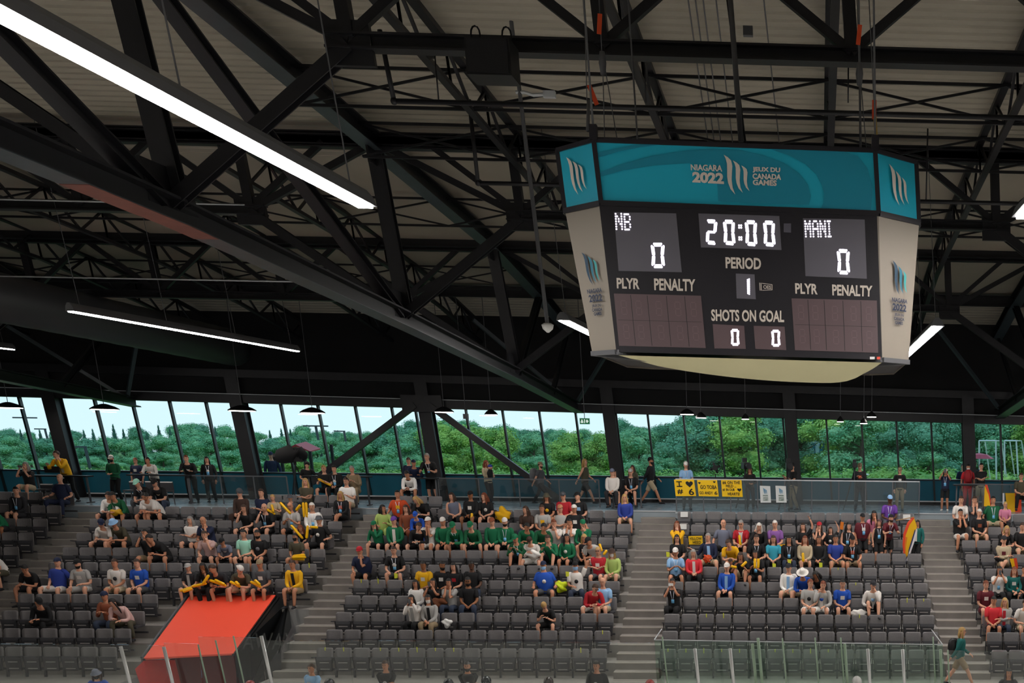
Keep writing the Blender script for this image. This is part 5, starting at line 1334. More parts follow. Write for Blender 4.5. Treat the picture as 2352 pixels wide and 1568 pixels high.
# clothing and bags left on seats
def heap(name, x, y, Y, r, m_, label, cat, sc=(1, .6, .7), seed=1):
    rr = random.Random(seed); c = at(x, y, Y=Y); b = MB(); b.ball(c, r, 20, 16, sc)
    ph = [rr.uniform(0, 6) for _ in range(6)]
    b.v = [c+(v-c)*(1+.28*math.sin(9*(v-c).x/r*.5+ph[0])*math.cos(7*(v-c).z/r*.5+ph[1])+.16*math.sin(15*(v-c).z/r*.5+ph[2]+4*(v-c).x/r)) for v in b.v]
    return tag(b.build(name, m_, smooth=True), label, cat)
heap('jacket', 1154, 1182, row_y(9)-.18, .24, mat('cloth_y', CC['y'], .8), 'bright yellow jacket lying over an empty seat, top row of the centre block', 'jacket', (1, .6, .9), 3)
heap('vest', 1290, 1347, row_y(4)-.3, .2, mat('hi_vis', '#cfe01e', .6), 'lime safety vest on the seat right of the big man in blue', 'vest', (.9, .6, .9), 4)
heap('bag', 1625, 1283, row_y(6)-.62, .13, mat('cloth_o', CC['o'], .8), 'orange bag on the lap of the older woman in navy', 'bag', (1, .5, 1), 5)
heap('bag', 1027, 1431, row_y(2)-.25, .14, M_white, 'white and black bag on the seat beside the masked woman', 'bag', (.9, .6, .9), 6)
heap('bag', 1008, 1384, row_y(3)-.5, .22, mat('brown_bag', '#6a3a1c', .7), 'brown bag on the lap behind the masked woman', 'bag', (1, .6, .7), 7)
heap('towel', 1971, 1408, row_y(3)-.5, .17, mat('cloth_W', CC['W'], .8), 'white bundle of towel and shoes on the seat beside the blue shirt', 'towel', (1.3, .6, .7), 8)
heap('bag', 268, 1176, r9-.1, .2, mat('black_yellow_bag', '#c99a12', .6), 'yellow and black bag hanging from the green and white jacket', 'bag', (1, .4, .5), 9)
heap('bag', 2300, 1185+100, row_y(6)-.3, .16, M_black, 'black bag with white rings on the seat beside the beige sweater', 'bag', (1.2, .6, .6), 10)
heap('towel', 1229, 1272, row_y(6)-.66, .20, mat('cloth_W', CC['W'], .8), 'white towel over the knees of the bent person', 'towel', (1, .5, .6), 11)
for (k, hnd, lab) in (((6, 343), 'black phone raised by the dark-haired person at left', ''), ((3, 998), 'phone held up by the woman in black', ''), ((2, 952), 'phone held by the woman in the third row', ''), ((3, 1548), 'pale camera held by the woman at the aisle', ''), ((4, 2294), 'phone held to the face at far right', ''), (('s', 2172), 'phone raised by the woman in white cap', ''), (('s', 65), 'small camera held by the grey-haired woman', '')):
    if k in PH:
        h = PH[k]; c = (h['r']+h['l'])/2+Vector((0, -.05, .09)); b = MB(); b.box(c, (.14, .015, .075) if 'camera' in hnd else (.075, .012, .14)); tag(b.build('phone' if 'phone' in hnd else 'hand_camera', M_grey if 'pale' not in hnd else M_white), hnd, 'phone' if 'phone' in hnd else 'camera')
# hand-lettered sheet hung on a seat
def sign(name, pts, Y, mcol, texts, label, cat='sign', hearts=(), th=.01):
    t = thing(name, label, cat, at(*pts[3], Y=Y)); b = MB(); b.poly([at(x, y, Y=Y) for x, y in pts], (0, th, 0)); b.build('sheet', mcol, t)
    q = quad(*[at(x, y, Y=Y-.008) for x, y in pts])
    for txt, u0, v0, u1, v1 in texts:
        m_ = MB(); put_text(m_, txt, (lambda u, v, a=u0, b_=v0, c=u1, d=v1: q(a+(c-a)*u, b_+(d-b_)*v)), .02); m_.build('lettering', M_black, t)
    for cu, cv, r_ in hearts:
        m_ = MB(); pp = []
        for i in range(16):
            a = 2*PI*i/16; hx = 16*math.sin(a)**3/17; hy = (13*math.cos(a)-5*math.cos(2*a)-2*math.cos(3*a)-math.cos(4*a))/17
            pp.append(q(cu+hx*r_, cv+hy*r_*1.15))
        m_.add([q(cu, cv)]+pp, [(0, 1+i, 1+(i+1) % 16) for i in range(16)]); m_.build('heart', M_black, t)
    return t
M_sign = mat('yellow_card', '#f0c20a', .5)
YR = 40.25
sign('fan_sign', ((1548, 1101), (1594, 1101), (1599, 1139), (1552, 1139)), YR-.05, M_sign, (('#', .1, .12, .38, .42), ('6', .66, .06, .92, .46)), 'yellow fan sign with a big heart, leftmost of three on the rail', hearts=((.74, .74, .20),))
ts = bpy.data.objects['fan_sign']; q = quad(*[at(x, y, Y=YR-.062) for x, y in ((1548, 1101), (1594, 1101), (1599, 1139), (1552, 1139))])
b = MB()
for u0, v0, u1, v1 in ((.10, .84, .38, .90), (.10, .56, .38, .62), (.21, .58, .27, .88)): b.add([q(u0, v0), q(u1, v0), q(u1, v1), q(u0, v1)], [(0, 1, 2, 3)])
b.build('lettering', M_black, ts)
sign('fan_sign', ((1601, 1102), (1647, 1102), (1651, 1140), (1605, 1139)), YR-.05, M_sign, (('GO TOBA', .12, .45, .95, .68), ('GO ANDY', .05, .12, .72, .30), ('6', .80, .10, .95, .32)), 'yellow GO TOBA fan sign, middle of three on the rail', hearts=((.10, .82, .07), (.85, .88, .07)))
sign('fan_sign', ((1656, 1102), (1703, 1102), (1706, 1141), (1659, 1140)), YR-.05, M_sign, (('#6 ON THE', .06, .74, .92, .94), ('FIELD ...', .22, .56, .72, .72), ('#1 IN OUR', .04, .32, .64, .50), ('HEARTS!', .28, .08, .86, .26)), 'yellow fan sign with four lines of writing, rightmost of three on the rail', hearts=((.86, .42, .11),))
sign('seat_sign', ((1581, 1231), (1613, 1230), (1614, 1250), (1583, 1250)), row_y(7)-.16, M_sign, (('YELLOW', .05, .52, .95, .85), ('HEED', .28, .08, .88, .42)), 'yellow hand-lettered sheet hung over a seat below the fan signs')
M_paper = mat('poster_paper', '#cfd2d0', .6)
for x0, lab in ((1745, 'left'), (1781, 'right')):
    t = thing('poster', '%s of two pale posters with a blue three-stroke emblem on the glass rail' % lab, 'poster', at(x0+12, 1153, Y=YR)); pts = ((x0, 1115), (x0+24, 1116), (x0+26, 1154), (x0+2, 1154))
    b = MB(); b.poly([at(x, y, Y=YR-.04) for x, y in pts], (0, .008, 0)); b.build('sheet', M_paper, t); q = quad(*[at(x, y, Y=YR-.05) for x, y in pts])
    b = MB(); put_logo(b, lambda u, v: q(.3+u*.4, .5+v*.38)); b.build('emblem', mat('emblem_blue', '#2b7fa8', .5), t)
    for (tx, v0) in (('NIAGARA', .38), ('2022', .24), ('GAMES', .12)):
        b = MB(); put_text(b, tx, lambda u, v, v0=v0: q(.25+u*.5, v0+v*.09)); b.build('lettering', mat('poster_green', '#4a6a5a', .5), t)
# glass guard rail behind the block under the signs
def guard(x0, x1, Y, top, label, m_=M_rail, posts=6, capm=M_trim):
    t = thing('guard_rail', label, 'railing', ((x0+x1)/2, Y, ZC), 'guard rails of the concourse'); b = MB()
    n = posts
    for i in range(n):
        a = x0+(x1-x0)*i/n; c = x0+(x1-x0)*(i+1)/n
        b = MB(); b.box(((a+c)/2, Y, ZC+top/2), (c-a-.04, .012, top-.06)); b.build('glass_panel', m_, t)
    for i in range(n+1):
        a = x0+(x1-x0)*i/n; b = MB(); b.box((a, Y, ZC+top/2), (.035, .035, top)); b.build('post', M_grey, t)
    b = MB(); b.bar((x0, Y, ZC+top), (x1, Y, ZC+top), .05, .04); b.build('handrail', capm, t)
xa_, xb_ = at(1552, 1110, Y=YR).x, at(2112, 1112, Y=YR).x
guard(xa_, xb_, YR, 1.07, 'glass guard rail carrying the yellow signs and posters', posts=9)
guard(at(432, 1112, Y=42.2).x, at(660, 1112, Y=42.2).x, 42.2, .95, 'grey guard rail behind the hooded spectator at left', m_=M_railc, posts=3, capm=M_grey)
guard(at(1008, 1118, Y=42.2).x, at(1376, 1118, Y=42.2).x, 42.2, .95, 'grey guard rail behind the top row of the centre block', m_=M_railc, posts=4, capm=M_grey)
guard(at(2205, 1122, Y=42.0).x, at(2380, 1122, Y=42.0).x, 42.0, .95, 'guard rail behind the flags at far right', posts=3, capm=M_grey)
def counter(x0, x1, y, Y, label):
    a, c = at(x0, y, Y=Y), at(x1, y, Y=Y); z = (a.z+c.z)/2; t = thing('drink_counter', label, 'counter', ((a.x+c.x)/2, Y, ZC), 'dark counters on the concourse')
    b = MB(); b.b2((a.x, Y-.22, z-.05), (c.x, Y+.22, z)); b.build('top', M_black, t)
    for xx in (a.x+.12, c.x-.12): b = MB(); b.bar((xx, Y, ZC), (xx, Y, z-.05), .05, .05); b.box((xx, Y, ZC+.02), (.06, .4, .04)); b.build('leg', M_grey, t)
for a in ((76, 206, 1091, 42.0, 'dark counter under the yellow jacket'), (298, 440, 1089, 42.2, 'dark counter with two people behind, left of the long-haired woman'), (700, 850, 1092, 41.95, 'dark counter behind the tan shirt'), (942, 1008, 1096, 42.2, 'dark counter in front of the braced column'), (1398, 1478, 1101, 41.9, 'dark counter by the thick column'), (2190, 2242, 1112, 41.9, 'dark counter beside the person in red')): counter(*a)
c0 = at(120, 1080, Y=42.0); b = MB(); b.box((c0.x, 42.0, c0.z+.03), (.5, .05, .22)); tag(b.build('monitor', M_black), 'small dark monitor on the counter beside the yellow jacket', 'monitor')
# broadcast cameras
def bcam(x, y, Y, s, label, yaw=0, shroud=False):
    c = at(x, y, Y=Y); t = thing('broadcast_camera', label, 'camera', (c.x, Y, ZC), 'broadcast cameras'); M_ = Matrix.Rotation(yaw, 3, 'Z')
    def tr(v): return c+(M_ @ Vector(v))*s
    b = MB(); b.box((0, 0, 0), (.26, .55, .28)); b.v = [tr(v) for v in b.v]; b.build('body', M_black, t)
    b = MB(); b.tube([tr((0, -.27, .0)), tr((0, -.6, .0)), tr((0, -.66, 0))], [.09*s, .11*s, .13*s], n=12); b.build('lens', M_steel, t)
    b = MB(); b.box((0, .15, .24), (.2, .18, .18)); b.v = [tr(v) for v in b.v]; b.build('viewfinder', M_black, t)
    if shroud:
        b = MB(); b.tube([tr(v) for v in ((0, .42, .04), (0, .25, .10), (0, -.1, .12), (0, -.45, .02), (0, -.6, -.08))], [.10*s, .30*s, .34*s, .26*s, .12*s], [.08*s, .22*s, .28*s, .2*s, .1*s], n=12); b.build('rain_cover', M_cloth, t, True)
    hub = Vector((c.x, Y, c.z-.25*s)); b = MB(); b.tube([c, hub], .05*s, n=8); b.build('pan_head', M_steel, t)
    for a in (0, 2.1, 4.2): b = MB(); b.tube([hub, Vector((c.x+.45*math.cos(a+.5), Y+.45*math.sin(a+.5), ZC))], .022, n=6); b.build('tripod_leg', M_steel, t)
bcam(676, 1050, 43.6, 1.05, 'large camera under a black cover on the concourse at left', -1.45, True)
bcam(1712, 1069, 42.2, .8, 'broadcast camera left of the brown-haired woman', .3)
bcam(1812, 1070, 41.4, .8, 'broadcast camera in front of the bearded operator', .1)
bcam(1963, 1068, 41.8, .6, 'small camera of the person in black and gold', 0)
c = at(1643, 1074, Y=42.0); t = thing('floor_fan', 'round dark fan on a stand behind the GO TOBA sign', 'fan', (c.x, 42, ZC)); b = MB()
for r_ in (.24, .16, .08): b.tube([c+Vector((r_*math.cos(a), 0, r_*math.sin(a))) for a in [i*PI/10 for i in range(21)]], .012, n=5)
b.build('grille', M_steel, t); b = MB(); b.disc(c, .10, (1, 0, 0), (0, 0, 1), 12, .08); b.build('motor', M_black, t)
for k in range(4): b = MB(); a = k*PI/2+.4; b.bar(c, c+Vector((.2*math.cos(a), .02, .2*math.sin(a))), .08, .01, up=(0, 1, 0)); b.build('blade', M_black, t)
b = MB(); b.tube([c-Vector((0, 0, .2)), Vector((c.x, 42, ZC))], .02); b.build('stand', M_black, t)
# baby carried by the woman
c = at(1126, 1073, Y=42.9); t = thing('person', 'baby in dark carrier and blue cap held by the walking woman', 'person', c)
b = MB(); b.ball(c, .085, 10, 8, (1, 1, 1.1)); b.build('head', sm('a'), t, True); b = MB(); b.ball(c+Vector((0, 0, .035)), .09, 10, 6, (1, 1, .8)); b.build('cap', cm('B'), t, True)
b = MB(); b.tube([c+Vector((0, 0, -.07)), c+Vector((-.03, .0, -.2)), c+Vector((-.02, 0, -.36))], [.07, .11, .09], n=10); b.build('carrier', cm('k'), t, True)
# backpacks
for x, y, Y, m_, lab in ((1226, 1089, 43.1, M_grey, 'grey backpack of the bearded man in tan cap'), (2190, 1483, 30.5, M_black, 'black backpack of the woman in teal jacket'), (2224, 1092, 42.85, mat('red_pack', '#9a2028', .7), 'red backpack worn on the front of the person in mask')):
    c = at(x, y, Y=Y); t = thing('backpack', lab, 'backpack', c); b = MB(); b.tube([c+Vector((0, 0, z)) for z in (-.24, -.2, 0, .16, .22)], [.10, .15, .16, .13, .05], [.08, .12, .13, .10, .05], n=10); b.build('bag', m_, t, True)
    b = MB(); b.tube([c+Vector((.05, -.12, .18)), c+Vector((.12, -.13, .0)), c+Vector((.06, -.12, -.16))], .02, n=6); b.build('strap', m_, t)
# flags
def cloth(name, stripes, Y, label, wav=.05):
    t = thing(name, label, 'flag', at(*stripes[0][1][0], Y=Y))
    for nm, pts, m_ in stripes:
        L, Q = pts[:len(pts)//2], pts[len(pts)//2:]; n = len(L); b = MB(); vs = []
        for (x0, y0), (x1, y1) in zip(L, Q):
            for k in range(4): u = k/3; vs.append(at(x0+(x1-x0)*u, y0+(y1-y0)*u, Y=Y+wav*math.sin((x0+(x1-x0)*u)*.35+y0*.05)))
        f = [(i*4+k, i*4+k+1, (i+1)*4+k+1, (i+1)*4+k) for i in range(n-1) for k in range(3)]; N = len(vs)
        b.add(vs+[v+Vector((0, .008, 0)) for v in vs], f+[tuple(N+q for q in g[::-1]) for g in f]); b.build(nm, m_, t, True)
    return t
Cf = dict(r=mat('flag_red', '#d0401c', .6), y=mat('flag_yellow', '#e8b40c', .6), w=mat('flag_white', '#d8d4d8', .6), n=mat('flag_navy', '#27305a', .6), o=mat('flag_orange', '#d8781c', .6))
t = cloth('long_flag', [('red_stripe', [(2097, 1186), (2084, 1200), (2075, 1225), (2073, 1250), (2076, 1278), (2100, 1190), (2089, 1205), (2080, 1230), (2078, 1252), (2079, 1282)], Cf['r']),
                   ('yellow_field', [(2100, 1190), (2089, 1205), (2080, 1230), (2078, 1252), (2079, 1282), (2106, 1209), (2102, 1222), (2094, 1240), (2088, 1262), (2084, 1284)], Cf['y']),
                   ('orange_field', [(2080, 1232), (2078, 1252), (2079, 1280), (2089, 1236), (2086, 1258), (2083, 1282)], Cf['o']),
                   ('white_stripe', [(2104, 1214), (2097, 1240), (2088, 1268), (2080, 1290), (2107, 1214), (2101, 1242), (2091, 1270), (2084, 1292)], Cf['w']),
                   ('navy_stripe', [(2101, 1216), (2093, 1242), (2085, 1268), (2078, 1290), (2104, 1216), (2096, 1243), (2088, 1270), (2081, 1294)], Cf['n'])], r7-.2, 'long red, yellow, white and navy flag hanging beside the teal jacket')
b = MB(); b.tube([at(2058, 1195, Y=r7), at(2100, 1187, Y=r7-.2)], .014, n=6); b.build('pole', mat('wood_pole', '#a88050', .6), t)
cloth('small_flag', [('red_edge', [(2262, 1113), (2270, 1135), (2275, 1160), (2268, 1113), (2274, 1135), (2276, 1160)], Cf['r']), ('yellow_field', [(2262, 1115), (2261, 1140), (2260, 1162), (2268, 1124), (2272, 1143), (2275, 1164)], Cf['y'])], 40.2, 'pointed red and yellow flag behind the green shirt at right', .03)
cloth('rail_banner', [('white_strip', [(2303, 1132), (2303, 1158), (2307, 1132), (2307, 1158)], Cf['w']), ('yellow_panel', [(2309, 1132), (2312, 1158), (2318, 1184), (2331, 1132), (2331, 1158), (2332, 1184)], Cf['y']), ('orange_panel', [(2331, 1132), (2331, 1158), (2332, 1184), (2346, 1132), (2346, 1158), (2347, 1184)], Cf['r'])], 41.8, 'yellow and orange banner hung on the railing at far right', .02)
cloth('draped_flag', [('yellow_field', [(2319, 1283), (2324, 1300), (2328, 1311), (2328, 1282), (2331, 1298), (2333, 1310)], Cf['y']), ('red_stripe', [(2328, 1282), (2331, 1298), (2333, 1310), (2335, 1281), (2338, 1297), (2338, 1308)], Cf['r'])], row_y(6)-.5, 'yellow and red flag draped over a seat beside the beige sweater', .03)
flat('paper_bag', ((1931, 1198), (1938, 1199), (1937, 1216), (1929, 1215)), row_y(8)-.3, Cf['o'], 'orange bag held up behind the girl with the raised arm', 'bag', .08)
# ================================================================ canopy over the tunnel
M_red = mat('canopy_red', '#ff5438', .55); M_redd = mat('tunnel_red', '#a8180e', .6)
cor = [at(437, 1366, Y=34.78), at(633, 1366, Y=34.78), at(535, 1500, Y=31.5), at(330, 1511, Y=31.5)]
t = thing('tunnel_canopy', 'bright red sloping canopy with white emblem over the tunnel', 'canopy', (cor[3].x, 31.5, -7))
b = MB(); b.poly(cor, (0, .02, -.05)); b.build('top_sheet', M_red, t)
nrm = (cor[1]-cor[0]).cross(cor[3]-cor[0]).normalized(); nrm = nrm if nrm.z > 0 else -nrm
hq = quad(*cor); 
# photo pixel -> canopy plane
def cp(x, y, off=.012):
    v = FW + RT*((x-PX)/FPX) + DN*((y-PY)/FPX); return v*(cor[0].dot(nrm)/v.dot(nrm)) + nrm*off
def cq(*p): return quad(*[cp(*q) for q in p])
for k, pts in enumerate((((492, 1382), (512, 1389), (509, 1402), (496, 1418), (488, 1426), (487, 1433), (491, 1440)), ((516, 1390), (530, 1396), (527, 1407), (515, 1421), (508, 1428), (506, 1434), (510, 1437)), ((533, 1397), (544, 1403), (542, 1411), (532, 1422), (526, 1428), (523, 1431), (525, 1434)))):
    left = [(492, 1382), (496, 1388), (494, 1398), (482, 1412), (473, 1423), (473, 1431), (491, 1440)] if k == 0 else ([(516, 1390), (518, 1396), (514, 1404), (504, 1415), (496, 1424), (496, 1431), (510, 1437)] if k == 1 else [(533, 1397), (533, 1402), (530, 1410), (521, 1420), (515, 1427), (516, 1432), (525, 1434)])
    b = MB(); vs = [cp(*p) for p in left]+[cp(*p) for p in pts]; n = 7; b.add(vs, [(i, i+1, n+i+1, n+i) for i in range(n-1)]); b.build('emblem_stroke', M_white, t)
for tx, p in (('NIAGARA', ((446, 1445), (517, 1445), (514, 1453), (441, 1453))), ('2022', ((437, 1455), (513, 1455), (504, 1467), (429, 1469))), ('JEUX DU', ((434, 1472), (494, 1472), (490, 1479), (429, 1480))), ('CANADA', ((425, 1480), (486, 1480), (483, 1487), (422, 1487))), ('GAMES', ((424, 1488), (478, 1487), (474, 1494), (421, 1494)))):
    b = MB(); put_text(b, tx, cq(*p), .05); b.build('lettering', M_white, t)
b = MB()
for p, q in ((cor[0], cor[3]), (cor[1], cor[2])): b.bar(p-Vector((0, 0, .05)), q-Vector((0, 0, .05)), .06, .06)
b.build('side_rail', M_black, t)
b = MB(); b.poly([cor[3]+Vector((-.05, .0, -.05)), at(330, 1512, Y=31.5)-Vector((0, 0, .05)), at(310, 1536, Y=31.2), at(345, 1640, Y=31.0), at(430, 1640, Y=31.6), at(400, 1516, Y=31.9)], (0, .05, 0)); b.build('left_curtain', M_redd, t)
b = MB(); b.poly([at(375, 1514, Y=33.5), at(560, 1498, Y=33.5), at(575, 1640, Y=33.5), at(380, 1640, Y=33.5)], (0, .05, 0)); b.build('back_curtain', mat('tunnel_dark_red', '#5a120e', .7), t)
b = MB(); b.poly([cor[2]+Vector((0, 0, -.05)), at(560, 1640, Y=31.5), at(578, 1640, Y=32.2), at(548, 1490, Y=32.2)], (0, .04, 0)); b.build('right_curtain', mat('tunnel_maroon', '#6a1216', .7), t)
b = MB(); xr_ = at(633, 1366, Y=34.78).x
b.add([at(637, 1370, Y=34.8), at(657, 1386, Y=34.8), at(664, 1440, Y=33.9), at(640, 1490, Y=31.8), at(640, 1640, Y=31.6), at(548, 1640, Y=31.4), at(540, 1500, Y=31.5)], [(0, 1, 2, 3, 4, 5, 6)]); n_ = [v+Vector((.06, .03, 0)) for v in b.v]; b.add(n_, [(6, 5, 4, 3, 2, 1, 0)])
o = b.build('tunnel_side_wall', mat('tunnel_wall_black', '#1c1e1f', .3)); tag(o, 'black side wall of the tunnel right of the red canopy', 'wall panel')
for (a, c, nm) in (((440, 1352), (330, 1500), 'left'),):
    b = MB(); b.tube([at(435, 1362, Y=34.9), at(365, 1455, Y=32.8), at(325, 1510, Y=31.6)], .03, n=8)
    for x, y, Y in ((435, 1362, 34.9), (400, 1408, 33.8), (365, 1455, 32.8), (325, 1510, 31.6)): p = at(x, y, Y=Y); b.tube([p, p-Vector((0, 0, .9))], .022, n=6)
    tag(b.build('tunnel_railing', M_grey), 'grey railing along the left side of the red canopy', 'railing')
# ================================================================ rink side glass and posts
def post(x, y0, label, Y, r=.035, m_=M_chrome):
    p = at(x, y0, Y=Y); q = Vector((p.x+LEAN*1.9, p.y, p.z-1.9)); b = MB(); b.tube([p, q], r, n=10); tag(b.build('glass_post', m_, smooth=True), label, 'post', 'posts of the rink glass')
for x, y, l in ((277, 1484, 'first from the left'), (376, 1485, 'in front of the left part of the red canopy'), (600, 1460, 'right of the red canopy'), (1596, 1489, 'left of the pair under the signs'), (1677, 1489, 'right of the pair under the signs'), (1993, 1490, 'left of the pair at right'), (2073, 1491, 'right of the pair at right')):
    post(x, y, 'round steel rink glass post, '+l, 24.5)
M_gpost = mat('pale_green_edge', '#8fa58c', .3)
for x, y, l in ((455, 1480, 'before the lettering of the red canopy'), (495, 1470, 'under the canopy centre'), (536, 1460, 'at the right edge of the canopy'), (1521, 1462, 'at the left end of the bench box'), (1728, 1478, 'broad one in the bench box'), (1741, 1465, 'beside the broad one in the bench box'), (1797, 1465, 'fourth in the bench box'), (1872, 1464, 'fifth in the bench box'), (1931, 1464, 'sixth in the bench box'), (1940, 1478, 'broad one left of the right steel pair'), (2143, 1462, 'near the right end of the bench box'), (2160, 1491, 'broad one at the right end of the bench box'), (2177, 1492, 'thin one by the teal jacket')):
    post(x, y, 'pale green rink glass edge bar, '+l, 26.5, .018 if 'broad' not in l else .035, M_gpost)
def pane(pts, Y, label, name='rink_glass_pane', m_=None):
    b = MB(); b.poly([at(x, y, Y=Y) for x, y in pts], (0, .012, 0)); tag(b.build(name, m_ or M_rink), label, 'glass', 'rink glass panes')
xs_ = [1503, 1521, 1596, 1677, 1741, 1797, 1871, 1931, 1993, 2073, 2143, 2165]
for i in range(len(xs_)-1):
    y0 = 1469+i*.9; d = 14 if i else 10
    pane(((xs_[i], y0), (xs_[i+1], y0+.9), (xs_[i+1]+d, 1640), (xs_[i]+d, 1640)), 27.2, 'greenish bench glass pane, %s from left' % ordn(i))
b = MB(); b.bar(at(1503, 1469, Y=27.2), at(2165, 1480, Y=27.2), .03, .02); b.bar(at(1503, 1469, Y=27.2), at(1520, 1444, Y=30), .02, .02); b.bar(at(2165, 1480, Y=27.2), at(2140, 1446, Y=30), .02, .02)
tag(b.build('bench_glass_rim', M_trim), 'thin pale rim along the top of the bench glass box', 'rim')
for i, (x0, x1, y0) in enumerate(((-20, 277, 1478), (277, 376, 1480), (376, 455, 1476), (455, 600, 1462), (600, 800, 1470), (800, 1080, 1470), (1080, 1500, 1474), (2180, 2380, 1494))):
    pane(((x0, y0), (x1, y0+2), (x1+18, 1640), (x0+18, 1640)), 25.5, 'clear rink glass pane %s' % ['at the left edge', 'left of the canopy posts', 'before the canopy left side', 'before the canopy right side', 'before the stairs beside the canopy', 'before the coach with the round crest', 'before the middle coach', 'at the right edge'][i], m_=glass('rink_glass_clear', (.93, .96, .94), .04))
t = thing('glass_lettering', 'faint AWAY letters on the rink glass right of the canopy', 'lettering', at(620, 1490, Y=25.4)); b = MB(); put_text(b, 'AWAY', quad(*[at(x, y, Y=25.4) for x, y in ((560, 1453), (678, 1453), (674, 1492), (556, 1492))]), 0); b.build('letters', glass('letter_film', (.8, .82, .8), .03, .3, .12, (.4, .42, .4)), t)
# ================================================================ outside
R2 = random.Random(11)
wallbox('ground_outside', (-140, YW+.6, -2.9), (110, 190, -2.7), mat('grass', '#4f7a30', .9, noise=.3, nscale=.3), lambda x, y, z: Vector((x, y, z)))
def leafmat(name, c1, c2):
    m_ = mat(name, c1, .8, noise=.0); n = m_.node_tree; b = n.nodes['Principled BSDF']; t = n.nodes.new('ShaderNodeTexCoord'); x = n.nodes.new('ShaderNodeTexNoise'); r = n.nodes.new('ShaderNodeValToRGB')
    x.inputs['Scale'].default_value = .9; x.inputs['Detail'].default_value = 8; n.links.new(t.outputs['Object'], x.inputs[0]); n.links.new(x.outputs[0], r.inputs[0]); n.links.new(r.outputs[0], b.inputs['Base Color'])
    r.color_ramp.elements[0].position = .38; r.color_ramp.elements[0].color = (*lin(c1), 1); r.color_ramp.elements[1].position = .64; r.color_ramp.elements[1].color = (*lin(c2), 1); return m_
LM = [leafmat('leaves_mid_haze', '#58a070', '#94c890'), leafmat('leaves_dark_haze', '#4c8c68', '#7cb48c'), leafmat('leaves_light', '#6aa04c', '#b2d468'), leafmat('leaves_conifer', '#2a5648', '#4f8068')]  # mid and dark greens lightened and blued to paint in haze
M_bark = mat('bark', '#4a3e32', .9, noise=.2, nscale=6)
def crown(kind, seed):
    rr = random.Random(seed); lobes = []
    if kind == 'conifer': lobes = [(0, 0, 2+k*1.15, 2.2*(1-k/7.5), 2.2*(1-k/7.5), 1.0) for k in range(7)]
    elif kind == 'bush': lobes = [(rr.uniform(-1, 1), rr.uniform(-.6, .6), rr.uniform(.5, 1.3), rr.uniform(.7, 1.1), .8, rr.uniform(.6, 1)) for _ in range(6)]
    else:
        for k in range(13):
            a = rr.uniform(0, 2*PI); d = rr.uniform(0, 2.7); z = rr.uniform(2.2, 8.2); f = 1-max(0, z-5.5)/5
            lobes.append((d*math.cos(a)*f, d*math.sin(a)*f, z, rr.uniform(1.1, 1.9), rr.uniform(1.1, 1.9), rr.uniform(.9, 1.6)))
    b = MB(); n = {'conifer': 4000, 'bush': 2600}.get(kind, 10500); tot = sum(l[3]*l[4] for l in lobes)
    for l in lobes:
        for _ in range(int(n*l[3]*l[4]/tot)):
            th = rr.uniform(0, 2*PI); u = rr.uniform(-1, 1); q = math.sqrt(1-u*u); rad = rr.uniform(.62, 1.08)
            c = Vector((l[0]+l[3]*rad*q*math.cos(th), l[1]+l[4]*rad*q*math.sin(th), l[2]+l[5]*rad*u))
            nv = Vector((q*math.cos(th), q*math.sin(th), u+.4)).normalized(); nv = (nv+Vector((rr.uniform(-.6, .6), rr.uniform(-.6, .6), rr.uniform(-.6, .6)))).normalized()
            a = nv.cross(Vector((rr.uniform(-1, 1), rr.uniform(-1, 1), rr.uniform(-1, 1)))).normalized(); e = nv.cross(a); s_ = rr.uniform(.06, .17)*(1.0 if kind != 'bush' else .6)
            b.add([c-a*s_, c+e*s_*.7, c+a*s_, c-e*s_*.7], [(0, 1, 2, 3)])
        b.ball((l[0], l[1], l[2]), .72, 8, 6, (l[3], l[4], l[5]))
    return b
CR = {}
def tree(kind, variant, x, Y, h, mi, label, group, w_=1.0, zb=-2.7):
    key = (kind, variant); name = {'conifer': 'conifer', 'bush': 'bush', 'tree': 'tree'}[kind]
    nominal = {'conifer': 10.6, 'bush': 2.2, 'tree': 9.6}[kind]
    root = bpy.data.objects.new(name, None); COL.objects.link(root); root.location = (x, Y, zb); root.scale = (h/nominal*w_, h/nominal*w_, h/nominal); root.rotation_euler = (0, 0, R2.uniform(0, 6))
    tag(root, label, 'bush' if kind == 'bush' else 'tree', group)
    if key not in CR:
        cb = crown(kind, 100+variant*7+len(kind)); me = bpy.data.meshes.new('crown'); me.from_pydata([tuple(v) for v in cb.v], [], cb.f); me.materials.append(LM[0]); CR[key] = me
        tb = MB(); rr = random.Random(variant)
        if kind == 'tree':
            tb.tube([(0, 0, 0), (.1, 0, 2), (0, .1, 5), (.1, 0, 7.5)], [.24, .19, .13, .05], n=8)
            for k in range(5): a = rr.uniform(0, 6); z = 2+k*.9; tb.tube([(0, 0, z), (math.cos(a)*1.6, math.sin(a)*1.6, z+1.2)], [.08, .03], n=6)
        else: tb.tube([(0, 0, 0), (0, 0, 9.5 if kind == 'conifer' else 1.2)], [.2 if kind == 'conifer' else .05, .03], n=8)
        me2 = bpy.data.meshes.new('trunk'); me2.from_pydata([tuple(v) for v in tb.v], [], tb.f); me2.materials.append(M_bark); CR[(key, 't')] = me2
    for nm, me in (('crown', CR[key]), ('trunk', CR[(key, 't')])):
        o = bpy.data.objects.new(nm, me); COL.objects.link(o); o.parent = root
        if nm == 'crown': o.material_slots[0].link = 'OBJECT'; o.material_slots[0].material = LM[mi]
